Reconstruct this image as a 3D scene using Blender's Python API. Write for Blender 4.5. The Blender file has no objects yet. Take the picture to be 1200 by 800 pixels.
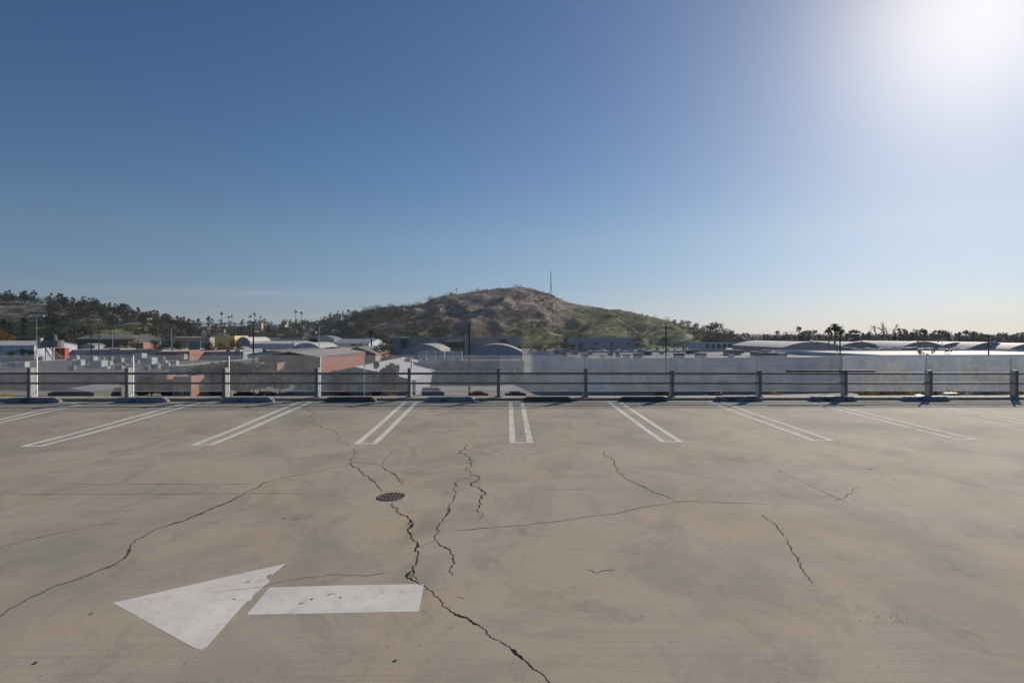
import bpy, math, random
from mathutils import Vector, noise as mn
R = math.radians
F = 680.0            # focal length in photo pixels (1200 wide)
HY = 393.0           # horizon row of the photo
EYE = 1.8
GZ = -12.0           # street level
SUN_AZ, SUN_EL = R(39.0), R(24.5)
scn = bpy.context.scene

# ------------------------------------------------------------ camera
cam = bpy.data.cameras.new('camera'); camo = bpy.data.objects.new('camera', cam)
scn.collection.objects.link(camo); scn.camera = camo
camo.location = (0, 0, EYE); camo.rotation_euler = (R(90), 0, 0)
cam.sensor_width = 36.0; cam.lens = 36.0 * F / 1200.0; cam.shift_y = (HY - 400) / 1200.0 * 1.0
cam.clip_start = 0.05; cam.clip_end = 20000

# ------------------------------------------------------------ world
world = bpy.data.worlds.new('World'); scn.world = world; world.use_nodes = True
SKY_STRENGTH, GLOW = 0.058, 0.42
nt = world.node_tree; nt.nodes.clear()
def wn(t, **k):
    n = nt.nodes.new(t)
    for a, b in k.items(): setattr(n, a, b)
    return n
def wm(op, a, b=None, c=None, clamp=False):
    n = wn('ShaderNodeMath', operation=op); n.use_clamp = clamp
    for i, v in enumerate((a, b, c)):
        if v is None: continue
        if isinstance(v, (int, float)): n.inputs[i].default_value = v
        else: nt.links.new(v, n.inputs[i])
    return n.outputs[0]
sky = wn('ShaderNodeTexSky', sky_type='NISHITA'); sky.sun_disc = False
sky.sun_elevation = SUN_EL; sky.sun_rotation = SUN_AZ
sky.altitude = 50; sky.air_density = 1.0; sky.dust_density = 0.35; sky.ozone_density = 2.4
tc = wn('ShaderNodeTexCoord')
sd = Vector((math.sin(SUN_AZ) * math.cos(SUN_EL), math.cos(SUN_AZ) * math.cos(SUN_EL), math.sin(SUN_EL)))
dp = wn('ShaderNodeVectorMath', operation='DOT_PRODUCT'); nt.links.new(tc.outputs['Generated'], dp.inputs[0]); dp.inputs[1].default_value = sd
th = wm('ARCCOSINE', wm('MINIMUM', dp.outputs['Value'], 0.99999))
def gauss(sig): return wm('EXPONENT', wm('MULTIPLY', wm('POWER', wm('DIVIDE', th, R(sig)), 2.0), -1.0))
def expo(sig): return wm('EXPONENT', wm('MULTIPLY', wm('DIVIDE', th, R(sig)), -1.0))
glow = wm('ADD', wm('MULTIPLY', gauss(8.0), 0.9), wm('MULTIPLY', expo(16.0), 0.20))
# thin cirrus veil low in the west (a band of faint cloud)
sep = wn('ShaderNodeSeparateXYZ'); nt.links.new(tc.outputs['Generated'], sep.inputs[0])
mp = wn('ShaderNodeMapping'); nt.links.new(tc.outputs['Generated'], mp.inputs[0]); mp.inputs['Scale'].default_value = (3.0, 3.0, 60.0)
ns = wn('ShaderNodeTexNoise'); nt.links.new(mp.outputs[0], ns.inputs['Vector']); ns.inputs['Scale'].default_value = 1.0; ns.inputs['Detail'].default_value = 3
band = wm('EXPONENT', wm('MULTIPLY', wm('POWER', wm('DIVIDE', wm('SUBTRACT', sep.outputs['Z'], 0.067), 0.007), 2.0), -1.0))
westm = wm('MULTIPLY', wm('SUBTRACT', -0.12, sep.outputs['X']), 4.0, clamp=True)
westm.node.use_clamp = True
westf = wm('MULTIPLY', wm('SUBTRACT', wm('MULTIPLY', sep.outputs['X'], 1.0), -0.72), 3.0, clamp=True)
cir = wm('MULTIPLY', wm('MULTIPLY', band, westm), wm('MULTIPLY', westf, wm('MULTIPLY', ns.outputs['Fac'], 0.09)))
bg = wn('ShaderNodeBackground'); bg.inputs['Strength'].default_value = SKY_STRENGTH
hs = wn('ShaderNodeHueSaturation'); hs.inputs['Saturation'].default_value = 1.22; hs.inputs['Value'].default_value = 1.0
rr_ = wn('ShaderNodeValToRGB'); nt.links.new(sep.outputs['Z'], rr_.inputs[0])
for e_, (p_, c_) in zip(rr_.color_ramp.elements, ((0.0, (0.635, 0.775, 1.17, 1)), (0.16, (1.03, 1.05, 1.12, 1)))): e_.position = p_; e_.color = c_
mt_ = wn('ShaderNodeMix', data_type='RGBA', blend_type='MULTIPLY'); mt_.inputs[0].default_value = 1.0
nt.links.new(sky.outputs[0], mt_.inputs[6]); nt.links.new(rr_.outputs[0], mt_.inputs[7]); nt.links.new(mt_.outputs[2], hs.inputs['Color']); nt.links.new(hs.outputs[0], bg.inputs['Color'])
bg2 = wn('ShaderNodeBackground'); bg2.inputs['Color'].default_value = (1.0, 0.87, 0.64, 1); nt.links.new(wm('MULTIPLY', glow, GLOW), bg2.inputs['Strength'])
bg3 = wn('ShaderNodeBackground'); bg3.inputs['Color'].default_value = (0.9, 0.93, 1.0, 1); nt.links.new(cir, bg3.inputs['Strength'])
a1 = wn('ShaderNodeAddShader'); a2 = wn('ShaderNodeAddShader'); wo = wn('ShaderNodeOutputWorld')
nt.links.new(bg.outputs[0], a1.inputs[0]); nt.links.new(bg2.outputs[0], a1.inputs[1])
nt.links.new(a1.outputs[0], a2.inputs[0]); nt.links.new(bg3.outputs[0], a2.inputs[1]); nt.links.new(a2.outputs[0], wo.inputs[0])

# ------------------------------------------------------------ sun
sl = bpy.data.lights.new('sun', 'SUN'); so = bpy.data.objects.new('sun', sl); scn.collection.objects.link(so)
sl.energy = 4.6; sl.angle = R(0.6); sl.color = (1.0, 0.91, 0.80)
so.rotation_euler = (-sd).to_track_quat('-Z', 'Y').to_euler(); so.location = (0, 0, 60)

vs = scn.view_settings; vs.view_transform = 'Standard'; vs.look = 'None'; vs.gamma = 1.0; vs.exposure = 0.0; vs.use_curve_mapping = False
scn.cycles.max_bounces = 8; scn.cycles.transparent_max_bounces = 24; scn.cycles.volume_bounces = 0

# ------------------------------------------------------------ helpers
C = scn.collection
class MB:
    def __init__(s): s.v = []; s.f = []; s.m = []
    def vert(s, p): s.v.append(tuple(p)); return len(s.v) - 1
    def face(s, ids, m=0): s.f.append(tuple(ids)); s.m.append(m)
    def poly(s, pts, m=0): s.face([s.vert(p) for p in pts], m)
    def box(s, c, d, rz=0.0, m=0, bev=0.0):
        cx, cy, cz = c; dx, dy, dz = d[0] / 2, d[1] / 2, d[2] / 2; ca, sa = math.cos(rz), math.sin(rz)
        def P(x, y, z): return (cx + x * ca - y * sa, cy + x * sa + y * ca, cz + z)
        if bev <= 0:
            i = [s.vert(P(x, y, z)) for z in (-dz, dz) for x, y in ((-dx, -dy), (dx, -dy), (dx, dy), (-dx, dy))]
            for q in ((3, 2, 1, 0), (4, 5, 6, 7), (0, 1, 5, 4), (1, 2, 6, 5), (2, 3, 7, 6), (3, 0, 4, 7)): s.face([i[k] for k in q], m)
        else:
            b = bev; rings = []
            def ring(z, o):
                pts = [(-dx + b + o * -b, -dy + (1 - o) * b)]
                x, y = dx - (1 - o) * b, dy - (1 - o) * b; c2 = b * o
                pts = [(-x + c2, -y), (x - c2, -y), (x, -y + c2), (x, y - c2), (x - c2, y), (-x + c2, y), (-x, y - c2), (-x, -y + c2)]
                return [s.vert(P(px, py, z)) for px, py in pts]
            rings = [ring(-dz, 0.001), ring(-dz + b, 1), ring(dz - b, 1), ring(dz, 0.001)]
            for a, c_ in zip(rings, rings[1:]):
                for k in range(8): s.face([a[k], a[(k + 1) % 8], c_[(k + 1) % 8], c_[k]], m)
            s.face(rings[0][::-1], m); s.face(rings[-1], m)
        return s
    def tube(s, a, b, r0, r1=None, n=8, m=0, caps=True):
        r1 = r0 if r1 is None else r1; a = Vector(a); b = Vector(b); d = (b - a).normalized()
        u = d.orthogonal().normalized(); w = d.cross(u)
        A = [s.vert(a + (u * math.cos(2 * math.pi * k / n) + w * math.sin(2 * math.pi * k / n)) * r0) for k in range(n)]
        B = [s.vert(b + (u * math.cos(2 * math.pi * k / n) + w * math.sin(2 * math.pi * k / n)) * r1) for k in range(n)]
        for k in range(n): s.face([A[k], A[(k + 1) % n], B[(k + 1) % n], B[k]], m)
        if caps: s.face(A[::-1], m); s.face(B, m)
        return s
    def path(s, pts, r, n=8, m=0):
        for a, b in zip(pts, pts[1:]): s.tube(a, b, r, r, n, m)
        return s
    def lathe(s, c, prof, n=20, m=0):
        rs = [[s.vert((c[0] + r * math.cos(2 * math.pi * k / n), c[1] + r * math.sin(2 * math.pi * k / n), c[2] + z)) for k in range(n)] for r, z in prof]
        for a, b in zip(rs, rs[1:]):
            for k in range(n): s.face([a[k], a[(k + 1) % n], b[(k + 1) % n], b[k]], m)
        s.face(rs[0][::-1], m); s.face(rs[-1], m); return s
    def build(s, name, mats, parent=None, smooth=False, label=None):
        me = bpy.data.meshes.new(name); me.from_pydata(s.v, [], s.f)
        if not isinstance(mats, (list, tuple)): mats = [mats]
        for x in mats: me.materials.append(x)
        me.polygons.foreach_set('material_index', s.m)
        if smooth: me.polygons.foreach_set('use_smooth', [True] * len(me.polygons))
        me.update(); o = bpy.data.objects.new(name, me); C.objects.link(o)
        if parent: o.parent = parent
        if label: o['label'] = label
        return o
def tag(o, label, cat, group=None, kind=None):
    o['label'] = label; o['category'] = cat
    if group: o['group'] = group
    if kind: o['kind'] = kind
    return o
def thing(name, label, cat, loc=(0, 0, 0), rz=0.0, group=None):
    o = bpy.data.objects.new(name, None); C.objects.link(o); o.location = loc; o.rotation_euler = (0, 0, rz); o.empty_display_size = 0.3
    return tag(o, label, cat, group)
def structure(o, label=None):
    o['kind'] = 'structure'
    if label: o['label'] = label
    return o
def copy_tree(o, parent=None):
    c = o.copy(); C.objects.link(c)
    if parent: c.parent = parent
    for ch in list(o.children): copy_tree(ch, c)
    return c
def X(px, D): return (px - 600.0) / F * D
def Z(py, D): return EYE - (py - HY) / F * D
rnd = random.Random(7)

# ------------------------------------------------------------ materials
def newmat(name):
    m = bpy.data.materials.new(name); m.use_nodes = True; t = m.node_tree
    return m, t, t.nodes['Principled BSDF'], t.nodes['Material Output']
def L(t, a, b): t.links.new(a, b)
def noise_fac(t, scale, detail=4, rough=0.55, vec=None, mapping=None, dist=0.0):
    n = t.nodes.new('ShaderNodeTexNoise'); n.inputs['Scale'].default_value = scale; n.inputs['Detail'].default_value = detail
    n.inputs['Roughness'].default_value = rough; n.inputs['Distortion'].default_value = dist
    tcn = t.nodes.new('ShaderNodeTexCoord'); src = tcn.outputs['Object'] if vec is None else vec
    if mapping:
        mpn = t.nodes.new('ShaderNodeMapping'); mpn.inputs['Scale'].default_value = mapping; L(t, src, mpn.inputs[0]); src = mpn.outputs[0]
    L(t, src, n.inputs['Vector']); return n.outputs['Fac']
def ramp(t, fac, stops, interp='LINEAR'):
    r = t.nodes.new('ShaderNodeValToRGB'); r.color_ramp.interpolation = interp
    while len(r.color_ramp.elements) < len(stops): r.color_ramp.elements.new(0.5)
    for e, (p, c) in zip(r.color_ramp.elements, stops):
        e.position = p; e.color = (c, c, c, 1) if isinstance(c, (int, float)) else (c[0], c[1], c[2], 1)
    L(t, fac, r.inputs[0]); return r.outputs[0]
def mix(t, fac, a, b, mode='MIX'):
    n = t.nodes.new('ShaderNodeMix'); n.data_type = 'RGBA'; n.blend_type = mode
    for i, v in ((0, fac), (6, a), (7, b)):
        if isinstance(v, (int, float)): n.inputs[i].default_value = v
        elif isinstance(v, tuple): n.inputs[i].default_value = (v[0], v[1], v[2], 1)
        else: L(t, v, n.inputs[i])
    return n.outputs[2]
def bump(t, b, h, strength=0.3, dist=0.01):
    n = t.nodes.new('ShaderNodeBump'); n.inputs['Strength'].default_value = strength; n.inputs['Distance'].default_value = dist
    L(t, h, n.inputs['Height']); L(t, n.outputs[0], b.inputs['Normal'])
def mat(name, col, rough=0.7, var=0.25, scale=1.5, metal=0.0, mapping=None, dirt=None, objvar=0.0):
    m, t, b, o = newmat(name)
    f = noise_fac(t, scale, 5, 0.6, mapping=mapping)
    lo = tuple(c * (1 - var) for c in col); hi = tuple(min(0.9, c * (1 + var)) for c in col)
    c = ramp(t, f, [(0.3, lo), (0.7, hi)])
    if dirt:
        f2 = noise_fac(t, scale * 3.1, 6, 0.7); c = mix(t, ramp(t, f2, [(0.52, 0.0), (0.68, 1.0)]), c, dirt)
    if objvar:
        oi = t.nodes.new('ShaderNodeObjectInfo'); mr = t.nodes.new('ShaderNodeMapRange'); L(t, oi.outputs['Random'], mr.inputs[0])
        mr.inputs[3].default_value = 1 - objvar; mr.inputs[4].default_value = 1 + objvar
        h = t.nodes.new('ShaderNodeHueSaturation'); L(t, mr.outputs[0], h.inputs['Value']); L(t, c, h.inputs['Color']); c = h.outputs[0]
    L(t, c, b.inputs['Base Color']); b.inputs['Roughness'].default_value = rough; b.inputs['Metallic'].default_value = metal
    return m

def concrete_nodes(t, base=(0.430, 0.370, 0.288), warm=(0.50, 0.375, 0.235), cool=(0.285, 0.265, 0.218)):
    big = noise_fac(t, 0.32, 6, 0.6, dist=0.6)
    c = ramp(t, big, [(0.30, cool), (0.48, base), (0.72, (base[0] * 1.13, base[1] * 1.12, base[2] * 1.09))])
    och = noise_fac(t, 0.62, 6, 0.66, mapping=(1.1, 0.9, 1), dist=1.2)
    c = mix(t, ramp(t, och, [(0.49, 0.0), (0.63, 0.5)]), c, warm)
    grey = noise_fac(t, 0.95, 7, 0.70, mapping=(1.1, 0.75, 1), dist=0.8)
    c = mix(t, ramp(t, grey, [(0.48, 0.0), (0.62, 0.62)]), c, cool)
    drk = noise_fac(t, 2.1, 8, 0.78, mapping=(1.0, 0.7, 1), dist=0.5)
    c = mix(t, ramp(t, drk, [(0.55, 0.0), (0.72, 0.55)]), c, (0.15, 0.142, 0.125))
    # broom finish running across the stalls
    br = noise_fac(t, 1.0, 3, 0.6, mapping=(0.6, 70, 1))
    c = mix(t, ramp(t, br, [(0.30, 0.20), (0.58, 0.0)]), c, (0.15, 0.14, 0.125))
    fine = noise_fac(t, 95, 3, 0.6)
    c = mix(t, ramp(t, fine, [(0.58, 0.0), (0.75, 0.45)]), c, (0.13, 0.12, 0.105))
    sp = noise_fac(t, 60, 2, 0.5); c = mix(t, ramp(t, sp, [(0.68, 0.0), (0.74, 0.5)]), c, (0.55, 0.52, 0.47))
    return c, br, fine
def mk_concrete():
    m, t, b, o = newmat('deck_concrete'); c, br, fine = concrete_nodes(t)
    L(t, c, b.inputs['Base Color'])
    rr = ramp(t, noise_fac(t, 1.1, 4), [(0.3, 0.84), (0.7, 0.88)]); L(t, rr, b.inputs['Roughness']); b.inputs['Specular IOR Level'].default_value = 0.16
    h = mix(t, 0.5, br, fine); bump(t, b, h, 0.35, 0.006); return m
def mk_paint(amount=0.60):
    m, t, b, o = newmat('worn_white_paint'); c, br, fine = concrete_nodes(t)
    w = noise_fac(t, 5.5, 9, 0.78)
    pc = ramp(t, noise_fac(t, 2.2, 6), [(0.3, (0.64, 0.61, 0.545)), (0.7, (0.78, 0.745, 0.675))])
    pc = mix(t, ramp(t, noise_fac(t, 11, 5, 0.7), [(0.52, 0.0), (0.7, 0.35)]), pc, (0.38, 0.355, 0.32))
    sc = noise_fac(t, 42, 3, 0.5, mapping=(0.5, 1.3, 1))
    f = ramp(t, w, [(amount, 0.0), (amount + 0.035, 1.0)])
    f2 = ramp(t, sc, [(0.70, 0.0), (0.73, 0.9)])
    L(t, mix(t, f2, mix(t, f, pc, c), c), b.inputs['Base Color']); b.inputs['Roughness'].default_value = 0.85; b.inputs['Specular IOR Level'].default_value = 0.1
    bump(t, b, mix(t, 0.5, br, fine), 0.2, 0.004); return m
M = {}
M['deck'] = mk_concrete(); M['paint'] = mk_paint(0.63); M['paint_worn'] = mk_paint(0.60); M['paint_very_worn'] = mk_paint(0.55)
M['crack'] = mat('crack_void', (0.045, 0.037, 0.03), 0.95, 0.3, 9)
M['crack_fine'] = mat('fine_crack', (0.105, 0.088, 0.07), 0.95, 0.3, 9)
M['joint'] = mat('saw_joint', (0.13, 0.115, 0.1), 0.95, 0.3, 9)
for k_ in ('crack', 'crack_fine', 'joint'): M[k_].node_tree.nodes['Principled BSDF'].inputs['Specular IOR Level'].default_value = 0.0
M['kerb'] = mat('kerb_concrete', (0.36, 0.32, 0.27), 0.85, 0.2, 2, dirt=(0.2, 0.18, 0.15))
M['iron'] = mat('cast_iron', (0.16, 0.12, 0.095), 0.6, 0.3, 20)
M['pit'] = mat('drain_pit', (0.01, 0.01, 0.01), 0.95, 0.1, 5)
M['post'] = mat('galvanised_post', (0.42, 0.41, 0.39), 0.55, 0.12, 6, dirt=(0.3, 0.28, 0.25))
M['rail'] = mat('weathered_rail', (0.19, 0.175, 0.16), 0.55, 0.25, 8, metal=0.0)
M['mullion'] = mat('aluminium_mullion', (0.80, 0.80, 0.80), 0.4, 0.08, 5)
M['pipe'] = mat('dark_pipe', (0.055, 0.07, 0.08), 0.5, 0.3, 5)
def mk_stop(name, col, worn):
    m, t, b, o = newmat(name)
    f = noise_fac(t, 6, 6, 0.7); top = t.nodes.new('ShaderNodeNewGeometry'); sp = t.nodes.new('ShaderNodeSeparateXYZ'); L(t, top.outputs['Normal'], sp.inputs[0])
    c = ramp(t, noise_fac(t, 12, 4), [(0.3, tuple(x * 0.7 for x in col)), (0.7, tuple(x * 1.3 for x in col))])
    wv = t.nodes.new('ShaderNodeMath'); wv.operation = 'MULTIPLY'; L(t, ramp(t, f, [(worn - .06, 0.0), (worn + 0.02, 0.85)]), wv.inputs[0])
    L(t, ramp(t, sp.outputs['Z'], [(0.2, 0.35), (0.5, 1.0)]), wv.inputs[1])
    c = mix(t, wv.outputs[0], c, (0.34, 0.38, 0.42)); L(t, c, b.inputs['Base Color']); b.inputs['Roughness'].default_value = 0.55; return m
M['stop_blue'] = mk_stop('blue_stop_paint', (0.05, 0.062, 0.08), 0.52)
M['stop_blue2'] = mk_stop('faded_blue_stop_paint', (0.055, 0.080, 0.105), 0.46)
M['stop_green'] = mk_stop('dark_green_stop_paint', (0.045, 0.058, 0.058), 0.68)
M['stop_core'] = mat('stop_concrete', (0.45, 0.41, 0.34), 0.85, 0.2, 8)
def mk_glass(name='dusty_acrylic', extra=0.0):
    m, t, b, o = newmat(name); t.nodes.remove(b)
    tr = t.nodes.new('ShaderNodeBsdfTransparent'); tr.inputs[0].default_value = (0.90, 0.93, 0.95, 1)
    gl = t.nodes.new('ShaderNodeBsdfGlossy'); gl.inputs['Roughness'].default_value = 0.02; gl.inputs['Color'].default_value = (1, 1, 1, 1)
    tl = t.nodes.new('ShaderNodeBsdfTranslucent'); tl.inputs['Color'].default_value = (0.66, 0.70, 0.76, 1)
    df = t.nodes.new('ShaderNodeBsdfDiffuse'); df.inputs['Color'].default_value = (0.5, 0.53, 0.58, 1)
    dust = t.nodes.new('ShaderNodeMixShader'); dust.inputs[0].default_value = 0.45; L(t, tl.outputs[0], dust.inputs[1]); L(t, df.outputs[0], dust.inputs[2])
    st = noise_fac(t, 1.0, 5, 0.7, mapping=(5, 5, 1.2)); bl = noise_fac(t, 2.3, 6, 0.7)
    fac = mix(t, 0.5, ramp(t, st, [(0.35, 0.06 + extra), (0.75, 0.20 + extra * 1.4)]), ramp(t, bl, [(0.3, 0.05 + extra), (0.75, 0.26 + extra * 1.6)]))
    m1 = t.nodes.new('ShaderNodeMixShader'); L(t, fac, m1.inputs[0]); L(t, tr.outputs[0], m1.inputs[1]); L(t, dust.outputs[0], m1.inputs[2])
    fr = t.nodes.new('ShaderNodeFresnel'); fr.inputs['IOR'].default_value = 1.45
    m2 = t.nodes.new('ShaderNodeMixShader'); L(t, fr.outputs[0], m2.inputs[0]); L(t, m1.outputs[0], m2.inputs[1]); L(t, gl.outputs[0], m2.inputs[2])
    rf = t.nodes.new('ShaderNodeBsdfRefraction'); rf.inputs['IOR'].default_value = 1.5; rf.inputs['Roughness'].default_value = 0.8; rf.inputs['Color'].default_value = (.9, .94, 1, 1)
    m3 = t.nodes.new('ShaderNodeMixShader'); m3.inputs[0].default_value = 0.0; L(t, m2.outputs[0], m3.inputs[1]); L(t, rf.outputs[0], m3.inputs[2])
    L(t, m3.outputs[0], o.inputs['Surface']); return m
M['acrylic'] = mk_glass(); M['acrylic_mid'] = mk_glass('faint_glare_acrylic', .05); M['acrylic_glare'] = mk_glass('glare_acrylic', .18)  # extra film whitens centre and right panels to paint in the sun's glare

# ------------------------------------------------------------ haze
def mk_haze():
    hb = MB(); hb.box((0, 2800, 95), (12200, 9000, 218)); o = hb.build('haze', [bpy.data.materials.new('haze_air')])
    m = o.data.materials[0]; m.use_nodes = True; t = m.node_tree; t.nodes.clear()
    v = t.nodes.new('ShaderNodeVolumePrincipled'); ou = t.nodes.new('ShaderNodeOutputMaterial')
    v.inputs['Color'].default_value = (0.86, 0.91, 1.0, 1); v.inputs['Density'].default_value = 0.00008; v.inputs['Anisotropy'].default_value = 0.25
    L(t, v.outputs[0], ou.inputs['Volume']); tag(o, 'thin pale haze hanging over the town and hills', 'haze', kind='stuff'); o.pop('category') if False else None
    return o
HAZE = mk_haze()

# ------------------------------------------------------------ the parking deck
def lerp_tab(x, tab):
    if x <= tab[0][0]: return tab[0][1]
    for (a, b), (c, d) in zip(tab, tab[1:]):
        if x <= c:
            u = (x - a) / (c - a); return b + (d - b) * u
    return tab[-1][1]
def smooth(u): u = max(0, min(1, u)); return u * u * (3 - 2 * u)
def deckz(x, y):
    A = lerp_tab(y, [(-20, -0.02), (9.5, -0.02), (11, 0.0), (15, 0.085), (16, 0.088), (18, 0.09)])
    B = 0.007 - 0.0105 * smooth((y - 9.5) / 5.5)
    return A + B * x if y <= 9.5 else A + B * max(-13 - 0, min(13, x)) if abs(x) <= 13 else A + 0.007 * x * (1 - smooth((y - 9.5) / 5.5)) - 0.0035 * max(-13, min(13, x)) * smooth((y - 9.5) / 5.5)
def deck_pt(px, py, lift=0.0):
    D = EYE * F / max(8, (py - HY))
    for _ in range(25):
        D2 = (EYE - deckz(X(px, D), D)) * F / (py - HY); D = 0.5 * D + 0.5 * D2
    x = X(px, D); return Vector((x, D, deckz(x, D) + lift))
TAN = math.tan(R(2.4))
def edge_y(x, off=0.0): return 15.62 + off + x * TAN     # line of the guard rail
deck = MB(); nx, ny = 200, 180
def yline(x, j, ny_): 
    y1 = edge_y(x, -0.33); return -14 + (y1 + 14) * j / ny_
for j in range(ny + 1):
    for i in range(nx + 1):
        x = -26 + 54 * i / nx; y = yline(x, j, ny); deck.vert((x, y, deckz(x, y)))
for j in range(ny):
    for i in range(nx):
        a = j * (nx + 1) + i; deck.face((a, a + 1, a + nx + 2, a + nx + 1))
# slab thickness skirt (far side + bottom)
i0 = [deck.vert((x, y, -0.45)) for x, y in ((-26, -14), (28, -14), (28, edge_y(28, -0.33)), (-26, edge_y(-26, -0.33)))]
deck.face(i0[::-1])
DECK = structure(deck.build('parking_deck', M['deck'], smooth=True))
# raised edge kerb behind the wheel stops, dark joint in front of it
kb = MB(); nseg = 54
for i in range(nseg):
    xa, xb = -26 + i, -25 + i
    def pr(x):
        zt = deckz(x, edge_y(x)) + 0.060
        return [(x, edge_y(x, -0.305), deckz(x, edge_y(x, -.33)) - 0.3), (x, edge_y(x, -0.305), zt - 0.015), (x, edge_y(x, -0.285), zt), (x, edge_y(x, 0.26), zt), (x, edge_y(x, 0.28), zt - 0.015), (x, edge_y(x, 0.28), -0.6)]
    A, B = pr(xa), pr(xb)
    ia = [kb.vert(p) for p in A]; ib = [kb.vert(p) for p in B]
    for k in range(5): kb.face((ia[k], ib[k], ib[k + 1], ia[k + 1]))
    kb.face((ia[5], ib[5], ib[0], ia[0]))
structure(kb.build('deck_kerb', M['kerb']))
gapm = MB()
for i in range(nseg):
    xa, xb = -26 + i, -25 + i
    gapm.poly([(xa, edge_y(xa, -0.36), deckz(xa, edge_y(xa, -.33)) + 0.004), (xb, edge_y(xb, -0.36), deckz(xb, edge_y(xb, -.33)) + 0.004), (xb, edge_y(xb, -0.307), deckz(xb, edge_y(xb, -.33)) + 0.004), (xa, edge_y(xa, -0.307), deckz(xa, edge_y(xa, -.33)) + 0.004)])
gapm.build('edge_joint', M['crack_fine'], DECK)
# garage body under the deck
gb = MB(); gb.box((1, -0.2, -6.7), (53, 29, 12.0)); 
gbo = gb.build('parking_garage', M['kerb']); tag(gbo, 'concrete parking garage body carrying the open rooftop deck', 'garage')

def strip(mb, a, b, w, lift=0.003, n=12, za=None):
    a = Vector(a); b = Vector(b); d = (b - a); nrm = Vector((-d.y, d.x)).normalized() * (w / 2)
    prev = None
    for k in range(n + 1):
        p = a + d * (k / n); q = []
        for sg in (1, -1):
            x, y = p.x + nrm.x * sg, p.y + nrm.y * sg; q.append(mb.vert((x, y, deckz(x, y) + lift)))
        if prev: mb.face((prev[0], prev[1], q[1], q[0]))
        prev = q
# stall markings: two stripes joined by a short bar at the aisle end
SX = [(-10.75, -10.75), (-8.12, -8.02), (-5.24, -5.28), (-2.48, -2.59), (0.155, 0.11), (2.70, 2.65), (5.26, 5.30), (7.68, 7.95), (10.2, 10.6), (12.9, 13.2)]
for xn, xf in SX:
    xc = xn; mb = MB(); w = 0.105 if xn < 4 else 0.09; hw = 0.40 / 2 - w / 2
    y0 = 9.78; y1 = edge_y(xc, -0.62)
    strip(mb, (xn - hw, y0), (xf - hw, y1), w, n=20); strip(mb, (xn + hw, y0), (xf + hw, y1), w, n=20)
    strip(mb, (xc - hw + w / 2, y0 + 0.04), (xc + hw - w / 2, y0 + 0.04), 0.08, n=1)
    o = mb.build('stall_marking', M['paint_very_worn' if xn > 7 or -1 < xn < 1 else 'paint_worn'], DECK)
# cracks
def fractal(pts, amp, seed, depth=3):
    r = random.Random(seed)
    for d in range(depth):
        out = [pts[0]]
        for a, b in zip(pts, pts[1:]):
            l = (b - a).length; n = Vector((-(b - a).y, (b - a).x, 0)); 
            if n.length > 0: n.normalize()
            m_ = (a + b) / 2 + n * r.uniform(-1, 1) * l * amp * 0.9; out += [m_, b]
        pts = out
    return pts
def crack(poly, w, m='crack', amp=0.16, seed=1, ends=(0.2, 0.2), depth=4, lift=0.0012 if False else 0.0016, name='crack'):
    pts = fractal([deck_pt(*p) for p in poly], amp, seed, depth); mb = MB(); r = random.Random(seed + 50); prev = None; n = len(pts)
    wv = 1.0
    for i, p in enumerate(pts):
        t_ = (pts[min(i + 1, n - 1)] - pts[max(i - 1, 0)]); nn = Vector((-t_.y, t_.x, 0)); nn = nn.normalized() if nn.length else Vector((1, 0, 0))
        e = min(1, (i / n) / 0.12 + ends[0], ((n - 1 - i) / n) / 0.12 + ends[1]); wv = 0.72 * wv + 0.28 * (r.uniform(0.2, 1.5) if r.random() < .9 else 4.0)
        ww = w * 0.50 * wv * e / 2; q = []
        for sg in (1, -1):
            x, y = p.x + nn.x * ww * sg, p.y + nn.y * ww * sg; q.append(mb.vert((x, y, deckz(x, y) + lift)))
        if prev: mb.face((prev[0], prev[1], q[1], q[0]))
        prev = q
    return mb.build(name, M[m], DECK)
crack([(412,541),(418,548),(424,553),(432,560),(440,567),(447,577)], 0.020, seed=3)
crack([(460,588),(466,596),(476,604),(481,609),(483,617),(481,625),(484,633),(487,642),(488,652),(486,662),(486,670),(485,681)], 0.020, seed=4, amp=.22)
crack([(481,609),(484,613),(482,619)], 0.028, seed=44, amp=.3)
crack([(486,668),(480,671),(477,673),(483,679),(486,681)], 0.026, seed=45, amp=.25)
crack([(470,667),(478,673),(484,680),(492,684),(500,688),(508,697),(516,703),(527,715),(540,722),(553,728),(562,733),(570,742),(585,750),(598,758),(610,769),(622,780),(640,794),(652,803),(668,818)], 0.011, seed=5)
crack([(530,717),(540,722),(553,728),(560,732)], 0.020, seed=55)
crack([(600,760),(606,766),(612,771)], 0.028, seed=56)
crack([(412,543),(380,550),(340,558),(315,564),(300,572),(284,580),(270,587),(240,599),(215,610),(180,621),(160,632),(152,643),(142,656),(125,665),(95,677),(60,688),(30,703),(0,722),(-40,742)], 0.024, 'crack_fine', seed=6, amp=.12)
crack([(284,580),(270,587),(240,599),(215,610),(190,618)], 0.026, seed=66, amp=.1)
crack([(-20,645),(0,641),(30,633),(60,626),(100,617),(145,611)], 0.013, 'crack_fine', seed=7, amp=.07)
crack([(235,692),(262,693),(285,690),(315,685),(335,680),(355,677),(385,673),(410,674),(440,673),(470,667)], 0.0065, 'crack_fine', seed=8, amp=.1, lift=0.0014)
crack([(418,524),(415,533),(412,541),(436,543),(446,546)], 0.014, 'crack_fine', seed=9)
crack([(446,546),(452,550),(460,554),(465,558),(468,562),(470,568)], 0.020, seed=10)
crack([(462,525),(455,535),(446,545)], 0.014, 'crack_fine', seed=11)
crack([(537,562),(533,575),(527,590),(522,605),(515,622),(513,634)], 0.020, 'crack_fine', seed=12, amp=.14)
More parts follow.
